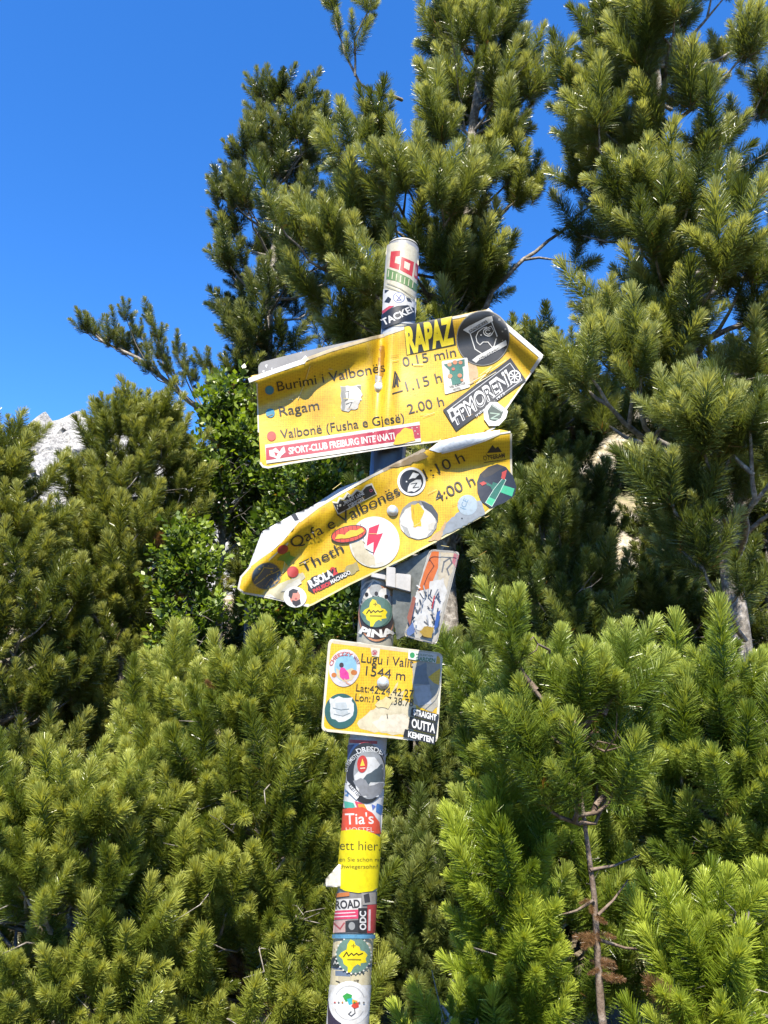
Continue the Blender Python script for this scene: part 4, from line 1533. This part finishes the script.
    a.poly([(429, 449.5), (436, 443.8), (442, 440.4), (458, 436.4), (480, 433), (500, 430), (499, 434), (485, 440.5), (470, 445.5), (460, 448.5), (447, 452), (438, 452.5)], LIP)
    a.polys(line([(442, 453), (460, 448.8), (485, 440.4), (500, 433.5), (510, 432)], 1.8), "ece8da")
    # flaked film: white primer and bare spots near the point
    a.poly(jag([(264, 595), (272, 586), (290, 580), (296, 574), (303, 572), (306, 578), (290, 586), (283, 600)], .8, 40), "cfc6a4")
    a.poly(jag([(264, 596), (270, 594), (276, 598)], .5, 41), "efece4")
    a.poly(jag([(346, 567), (356, 562), (360, 570), (352, 575), (344, 574)], .9, 42), "b9ab74")
    a.poly(jag([(440, 537), (447, 522), (470, 502), (481, 500), (485, 514), (458, 529)], .6, 43), "98a0a8")
    a.poly(jag([(428, 541), (440, 530), (447, 519), (441, 540)], .7, 44), "c9a878")
    a.poly(ell(462, 518.5, .9, n=8), "222222")
    a.poly(jag([(388, 468), (398, 464), (412, 456), (424, 452), (428, 457), (404, 466)], .8, 45), "8f7a50")
    a.stroke([(269, 560), (288, 543), (285, 548)], 1.2, "f2e6c0")
    a.stroke([(285, 561), (283, 573)], .9, "f4e88c")
    a.poly(jag([(280, 556), (286, 553), (290, 551), (291, 556), (296, 557), (291, 561), (288, 566), (285, 561), (277, 561)], .6, 46), "76a024")
    # dots and words
    a.hold()
    a.poly(ell(282.8, 549.5, 5.6, 4.4, -25), "b8352a")
    a.poly(ell(292.8, 571.8, 5.8, 5.6), "bf3a2a")
    a.text("Qafa e Valbonës", (293.5, 548.5), (401, 494.0), 10.8, K)
    a.text("Theth", (303.5, 572.5), (344.5, 551.5), 10.6, K)
    a.text("1:10 h", (426.5, 479.5), (465.5, 461.0), 10.8, K)
    a.text("4:00 h", (437.5, 502.5), (476, 484.0), 10.8, K)
    a.hold(False)
    for i in range(12):
        x, y = rnd.uniform(300, 490), rnd.uniform(470, 560)
        l = rnd.uniform(3, 9)
        a.polys(line([(x, y), (x + l, y - l * rnd.uniform(-.2, .8))], rnd.uniform(.3, .6)), rnd.choice(["f4dd86", "b98a14"]))
    sign2 = a.build("direction_sign", root, "lower yellow arrow sign pointing left and tilted steeply down", extrude=.002)
    b = Art(S2B, 0)
    b.poly([(243, 585), (249, 566), (262, 531.5), (290, 516), (312, 506), (340, 488), (372, 476), (430, 453), (437, 448), (452, 444), (500, 436), (508, 436), (508, 480), (306, 596)], INNER)
    b.poly([(291, 515), (295.5, 513), (299, 520), (295, 521)], "3a3a3c")
    b.build("back_sheet", sign2, "pale bare metal rear sheet of the lower arrow sign", extrude=.002)
    bolt(sign2, S2, 392.5, 511, .0085)

    a = st(S2, .4)
    a.poly([(332, 501), (337, 502), (339, 497), (343, 498), (347, 492), (351, 495), (356, 489), (361, 491), (366, 485), (372, 483), (377, 494), (338, 515)], "efe9d4")
    a.poly([(333, 503), (338, 503.5), (340, 499), (344, 500), (348, 494), (352, 497), (357, 491), (361, 493), (366, 487), (371.5, 485), (376, 494), (338.5, 513.5)], "232323")
    a.text("PENNY LANE", (345, 504.5), (364.5, 494.2), 3.4, "e9e9e4", .03)
    a.text("STRIKERS", (349, 508), (364.5, 499.6), 3.4, "e9e9e4", .03)
    a.ring(ell(371, 490.5, 1.3, n=10), .6, "c05a7a")
    a.build("sticker", sign2, "black skyline sticker reading Penny Lane Strikers")
    # white disc with the red bolt
    a = st(S2, .5)
    a.poly(ell(374.5, 542, 25.2, 25.6, 0, 48), "e9e4d6")
    a.poly(ell(376, 540, 22.5, 23, 0, 48), "efeeec")
    a.poly(jag([(351, 544), (362, 540), (367, 550), (374, 556), (375, 565), (366, 566), (355, 558)], .9, 50), "dcd0b0")
    a.poly([(369, 528), (379.5, 524), (376.5, 534.5), (383, 533), (373, 556), (373.6, 542), (366.5, 546)], "e0264a")
    a.stroke([(366, 549), (371, 552), (374, 553)], .9, "4a4a44")
    a.stroke([(363, 541.5), (365, 543.5)], .9, "8a7a3a")
    a.build("sticker", sign2, "large white round sticker with a red lightning flash")
    # red oval
    a = st(S2, 1.4)
    a.poly(ell(348.8, 534, 18.2, 8.4, -12), "2a2018")
    a.poly(ell(348.8, 534, 17.3, 7.6, -12), "dd4a2c")
    for i in range(-3, 4):
        a.stroke([(348.8 + i * 4.2 - 1, 526.5 - i * .9), (348.8 + i * 4.6 + 1, 541 - i * .9)], .5, "5a2416")
    a.poly(jag([(334, 540), (337, 534.5), (344, 535), (350, 531), (357, 531), (362, 528), (364, 531), (356, 535), (348, 538), (341, 539)], .9, 52), "f0c020")
    a.build("sticker", sign2, "red oval sticker with yellow lettering across it")
    # black and white portrait disc
    a = st(S2, .5)
    a.poly(ell(411.5, 481.5, 14.2, 14.2), "efeeea")
    a.poly(ell(411.5, 481.5, 11.8, 11.8), "202124")
    a.poly(jag([(413, 472), (419, 474), (415, 478), (409, 479)], .4, 53), "efeeea")
    a.poly(jag([(409, 484), (415, 480), (421, 479), (421, 487), (414, 492), (408, 491)], .9, 54), "e6e5e0")
    a.stroke([(411, 484), (417, 483), (413, 488), (419, 487)], .8, "202124")
    a.build("sticker", sign2, "small white round sticker with a black blot")
    # torn disc
    a = st(S2, .5)
    a.poly(jag(ell(418.5, 520, 19.2, 19.5, 0, 30), .4, 55), "9b9a96")
    a.poly(jag(ell(417.5, 522, 17.2, 16.5, 0, 30), 1.0, 56), "e8e4da")
    a.poly([(421, 501), (432, 505), (438, 514), (438, 522), (431, 513), (424, 508)], "4f5254")
    a.poly(jag([(401, 524), (407, 528), (410, 536), (404, 533)], .6, 57), "a9a9a6")
    a.poly(jag([(411, 505), (419, 503), (424, 511), (421, 520), (422, 526), (414, 528), (412, 516)], .8, 58), YEL)
    a.stroke([(413, 508), (414, 514)], .6, "b98a14")
    a.poly(jag([(428, 524), (436, 522), (433, 530), (428, 530)], .7, 59), "cfcabd")
    a.build("sticker", sign2, "half torn grey and white round sticker right of the bolt")
    a = st(S2, .5)
    a.poly(ell(467.5, 505, 10.0, 10.2), "a9bac6")
    a.text("ICE", (464.5, 509.8), (468.5, 499.8), 5, "5b86a8", .0, up=(-1, -.5))
    a.stroke([(463, 508), (466, 509.4)], .9, "7ea0ba")
    a.build("sticker", sign2, "small plain pale blue round sticker")
    # dark disc with crossed green bottles
    a = st(S2, .6)
    a.poly([(477, 482), (480, 474), (488, 467), (497, 464), (506, 467), (513, 476), (516.5, 487), (514, 496), (504, 503), (490, 508), (481, 501), (477.5, 492)], "121a2a")
    a.poly([(480, 474), (488, 467), (497, 464), (505, 466.5), (498, 471), (492, 475), (484, 478)], "3a3328")
    a.poly([(486, 482), (492, 485), (493, 482), (514, 489), (511, 496), (492, 490), (491, 487), (485, 484)], "1f6f5c")
    a.poly([(500, 484), (514.5, 488.6), (512, 496.5), (499, 491.5)], "3fb98a")
    a.poly([(503, 478), (506, 480), (501, 488), (500, 493), (492, 506.5), (485.5, 502.5), (493, 490), (498, 486)], "1f6f5c")
    a.poly([(489, 497), (496, 500), (492, 506.5), (485.5, 502.5)], "49c795")
    a.ring([(503, 478), (506, 480), (500.5, 491), (492, 506.5), (485.5, 502.5), (494, 489)], .5, "cfe9dc")
    a.poly(jag([(479.5, 483), (484, 481), (487, 483.5), (482, 485.5)], .4, 60), "c9402f")
    a.poly(jag([(501, 478), (502, 472), (507, 470), (506, 475), (505, 479.5)], .5, 61), "c9402f")
    a.build("sticker", sign2, "dark blue round sticker with two crossed green bottles")
    # small printed mountain badge
    a = st(S2, .2)
    a.stroke(ell(494.5, 450, 9.5, 8, 0, 24)[2:11], .6, "3a3018")
    a.poly([(487, 453), (492.5, 445), (495.5, 448.5), (498, 446.5), (502, 452)], "2b2618")
    a.text("OTTERAM", (483.5, 460.5), (505, 457.5), 4.6, "4a3c14", .01)
    a.stroke([(484, 462.6), (506, 459.4)], .6, "4a3c14")
    a.build("sticker", sign2, "small printed mountain badge in the sign's upper corner")
    # blue mountain line disc
    a = st(S2, .4)
    a.poly(ell(266.5, 576, 15.4, 13.6, -20), "b99a34")
    a.poly(ell(266.5, 576, 14.6, 12.8, -20), "3a4a58")
    a.stroke([(254, 581), (259, 575), (262, 571), (264, 567.5), (271, 568.5), (280, 567.5)], .9, "c7a83c")
    a.stroke([(255, 585), (261, 581), (268, 575), (274, 573), (280, 570)], .9, "c7a83c")
    a.stroke([(266, 585), (269, 581), (272, 578), (274, 583), (278, 580), (271, 585)], 1.0, "b98e3c")
    a.build("sticker", sign2, "slate blue round sticker with a thin gold mountain line")
    # bearded portrait
    a = st(S2, .6)
    a.poly(jag([(280, 592), (288, 584), (300, 578), (302, 583), (294, 590)], .6, 62), "d3cfc0")
    a.poly(ell(295, 597, 11.6, 10.4, 10), "efeeec")
    a.poly(ell(295, 597, 5.2, 6.2, 15, 20), "d9907a")
    a.poly([(288.5, 596), (289, 591), (293, 588.6), (298, 590), (297, 593), (293, 593), (291.5, 599)], "3a3634")
    a.poly([(292, 600), (296, 601), (300, 599), (301, 604), (296, 606.5), (292.5, 604)], "3a302e")
    a.poly(ell(296, 598.5, 1.3, 1.0, n=8), "c05a52")
    a.build("sticker", sign2, "white round sticker with a dark bearded face")
    # black and red lettering
    a = st(S2, .6)
    a.poly(jag([(307, 583), (312, 577), (322, 574), (333, 568), (336, 567), (338, 573), (346, 572), (351, 573), (330, 585), (313, 593), (308, 590)], .5, 63), "1f1d1b")
    a.text("R.SOLA", (311, 588), (334, 575.5), 7.5, "f3f1ec", .05)
    a.text("2", (333, 575.5), (338, 573), 7.6, "d43a34", .05)
    a.text("PAUSO!", (314, 593), (331, 584.5), 3.6, "d43a34", .06)
    a.text("MACHADO", (331.5, 584), (351, 573.5), 3.8, "f0eeea", .04)
    a.build("sticker", sign2, "black white and red lettering sticker reading R.SOLA")

    # ---------------- square sign
    q3 = rrect([(328.5, 638.5), (443, 653), (437.5, 743), (321, 731)], 6)
    a = Art(S3, 0)
    a.poly(q3, "e9e2cc")
    a.poly(rrect([(331, 641.5), (440.5, 655.5), (435, 740.5), (323.5, 728.5)], 5), YEL)
    a.polys(line([(334, 642), (400, 650), (440, 655)], 3.0), "d9cbb0")
    # scraped lower edge and right side
    a.poly(jag([(356, 724), (364, 716), (374, 709), (390, 702), (404, 700), (416, 706), (412, 737), (384, 733), (362, 730)], 1.2, 70), "d9ceae")
    a.poly(jag([(372, 722), (384, 715), (404, 714), (412, 724), (404, 733), (380, 731)], 1.0, 71), "e6dcc6")
    a.poly(jag([(386, 701), (396, 684), (398, 682), (395, 694), (405, 690), (400, 704)], .8, 72), "dccb94")
    a.poly(jag([(412, 664), (424, 660), (440, 664), (438, 706), (432, 712), (414, 704)], .8, 73), "b0ab9c")
    a.poly(jag([(415, 668), (426, 662), (429, 684), (414, 684)], .6, 74), "7a8690")
    a.poly(jag([(414, 686), (430, 684), (432, 704), (418, 706)], .8, 75), "bcbec0")
    a.poly([(428, 677), (440.5, 668), (439, 685), (434, 683)], YEL)
    a.hold()
    a.text("Lugu i Valit", (361, 662), (413, 667.5), 9.0, K, up=(.1, -1))
    a.text("1544 m", (365.5, 675), (405, 680.5), 9.4, K, up=(.1, -1))
    a.text("Lat:42.24.42.27", (356, 691), (413, 697.5), 7.6, K, up=(.1, -1))
    a.text("Lon:19.47.38.78", (355, 700.5), (413, 706.5), 7.4, K, up=(.1, -1))
    a.hold(False)
    a.poly(jag([(375, 704), (386, 697), (392, 702), (388, 708), (378, 708)], 1.0, 76), "dccb94")
    a.stroke([(387, 714), (387.5, 718)], .9, "4a463c")
    sign3 = a.build("place_sign", root, "square yellow altitude sign below the two arrows", extrude=.002)
    bolt(sign3, S3, 383, 683, .0085)
    a = st(S3, .4)
    a.poly(ell(344.5, 668, 15.6, 18.8, 8), "dcd6d8")
    a.poly(ell(345.5, 667.5, 11.2, 14, 8), "8fc0da")
    a.poly([(336, 668), (342, 672), (352, 668), (356.5, 672), (352, 680), (344, 682), (337, 677)], "d8c8a0")
    a.polys([ell(354, 672.5, 3.2, 2.6), ell(334, 675, 2.6, 2.4)], "c9772f")
    a.poly([(339.5, 671), (341, 667), (344.5, 668), (348.5, 673), (349.5, 679), (343.5, 680), (340, 677)], "e0409a")
    a.poly(ell(341.5, 665, 2.3, 2.5, n=14), "3a2a2c")
    a.polys(line([(344.5, 679), (347, 683), (350, 684.5)], 1.3), "e6b09a")
    a.text("CHEEZZY", None, None, 3.6, "cf5a4a", .01, arc=(345, 668, 12.6, 190, 300))
    a.text("WAY", None, None, 3.6, "8a4a6a", .01, arc=(345, 668, 12.6, 308, 345))
    a.build("sticker", sign3, "oval sticker with a seated figure in a bright pink coat")
    a = st(S3, .4)
    a.poly(ell(341, 711, 16.4, 17.6, 8), "2f6360")
    a.poly(jag([(329, 699), (340, 697), (352, 698), (354, 716), (344, 722), (331, 720), (330, 708)], 1.2, 78), "dfe3e4")
    a.poly(jag([(336, 703), (346, 703), (348, 715), (336, 713)], .8, 79), "c4ccd0")
    a.stroke([(333, 708), (341, 710), (349, 709)], .8, "6f7f88")
    a.stroke([(334, 714), (343, 716), (350, 713)], .7, "8f9aa2")
    a.build("sticker", sign3, "dark teal round sticker scratched white in its middle")
    a = st(S3, .5)
    a.poly([(370.5, 647.5), (380, 648.5), (379, 657), (372, 656)], "efe8d0")
    a.poly(ell(374.6, 652.6, 3, 3), "c9a0a4")
    a.stroke([(373, 651), (376, 654), (373, 654.4), (377, 651.6)], .7, "b8434e")
    a.build("sticker", sign3, "tiny white square sticker with a red flower at the top")
    a = st(S3, .7)
    a.poly(rrect([(408.5, 650), (437, 654), (436, 663), (408, 659)], 1.2), "ece9e2")
    a.poly(ell(412.3, 655.2, 2.5, 2.9), "2f9a5a")
    a.text("GARDEN", (415.5, 660.2), (435, 662.3), 3.8, "3f8f62", .03)
    a.text("MOUNTAIN", (416, 655.2), (433, 657.2), 2.0, "5f8f72", .01)
    a.build("sticker", sign3, "white label reading Garden in green letters")
    a = st(S3, 1.0)
    a.polys([[(412, 707.5), (439, 714.5), (437.5, 722.5), (410.5, 715.5)], [(410, 716.5), (437.6, 723.4), (436, 735), (408, 728)], [(405, 729), (436, 736.4), (434.5, 744.6), (403, 736.6)]], "1b1c20")
    a.text("STRAIGHT", (413.2, 714.6), (436.3, 720.6), 5.8, "eeeeea", .04, up=(.05, -1))
    a.text("OUTTA", (411.5, 727), (435, 733), 8.6, "eeeeea", .03, up=(.05, -1))
    a.text("KEMPTEN", (408, 736.6), (433.4, 742.8), 5.6, "eeeeea", .04, up=(.05, -1))
    a.build("sticker", sign3, "black label reading Straight Outta Kempten")

    # ---------------- side panel on its bracket
    a = Art(S4, 0)
    a.poly(rrect([(429.5, 549), (460, 551.5), (436.5, 645), (403.5, 636.5)], 5), "c9c4b8")
    a.poly([(424, 572), (432, 551), (439, 551), (438, 568), (430, 588), (418, 592)], "e0762c")
    a.polys(line([(430, 560), (434, 566), (428, 575), (424, 585)], .8), "6a3a20")
    a.poly(jag([(441, 552), (456, 553), (452, 572), (446, 590), (438, 580)], .7, 80), "d8cbb0")
    a.stroke([(442, 572), (444, 562), (450, 558), (452, 563), (447, 569), (449, 575)], 1.6, "7d7d7c")
    a.poly([(454, 553), (459, 555), (456, 568), (452, 562)], "c97f86")
    a.poly(jag([(416, 592), (429, 589), (430, 582), (443, 578), (447, 590), (436, 634), (411, 628)], .8, 81), "e3e1dc")
    for i in range(46):
        f = rnd.random()
        x = 417 + rnd.random() * 25 - f * 6
        y = 584 + f * 44
        a.polys(line([(x, y), (x + rnd.uniform(-3, 4), y + rnd.uniform(2, 7))], rnd.uniform(.8, 1.6)), rnd.choice(["3f4c63", "6d7078", "2e3138", "8f949c", "f0efec", "55627c", "b9babd"]))
    a.stroke([(434.5, 596), (432, 608)], 1.4, "c23a3a")
    a.poly([(407, 618), (413, 596), (416, 598), (410, 626)], "a8654a")
    a.poly(jag([(420, 632), (424, 626), (434, 628), (432, 638), (424, 637)], .7, 82), "b8962c")
    a.poly(jag([(437, 612), (441, 610), (438, 626), (434, 630)], .5, 83), "3a5fa8")
    a.poly([(405, 632), (413, 622), (415, 632), (408, 637)], "6a7fb0")
    a.polys(line(rrect([(430, 550.5), (458.5, 552.5), (436, 643.5), (405, 635.5)], 5), 1.0), "a8a294")
    panel = a.build("side_panel", root, "narrow upright panel covered in scraps and orange paint", extrude=.003)
    b = Art(S4D, 0)
    b.poly([(393, 566), (430, 549), (431, 552), (404, 637), (397, 640), (392, 612)], SHADE_METAL)
    b.build("panel_back", panel, extrude=.002)
    # bracket: clamp and arm
    bm = bmesh.new()

    def box(q, y0, y1):
        f_ = [bm.verts.new(at(x, y, y0)) for x, y in q]
        g_ = [bm.verts.new(at(x, y, y0) + np.array([0, y1 - y0, 0])) for x, y in q]
        bm.faces.new(f_)
        bm.faces.new(g_[::-1])
        for i in range(4):
            bm.faces.new([f_[i], g_[i], g_[(i + 1) % 4], f_[(i + 1) % 4]])
    box([(386.5, 566.5), (395.5, 567.5), (395.5, 588), (386, 586)], 1.452, 1.53)
    box([(395.7, 573), (411, 574.5), (410.5, 592), (395.7, 588)], 1.456, 1.50)
    box([(371, 572), (386, 575), (385.5, 580), (371, 577)], 1.455, 1.462)
    bmesh.ops.recalc_face_normals(bm, faces=bm.faces[:])
    bmesh.ops.bevel(bm, geom=bm.edges[:], offset=.0012, segments=2, affect='EDGES')
    bm_obj("bracket", bm, [mat_metal("bracket_steel", (0.26, 0.25, 0.235), (0.36, 0.345, 0.33), .5, .1)], root)


build_signpost()
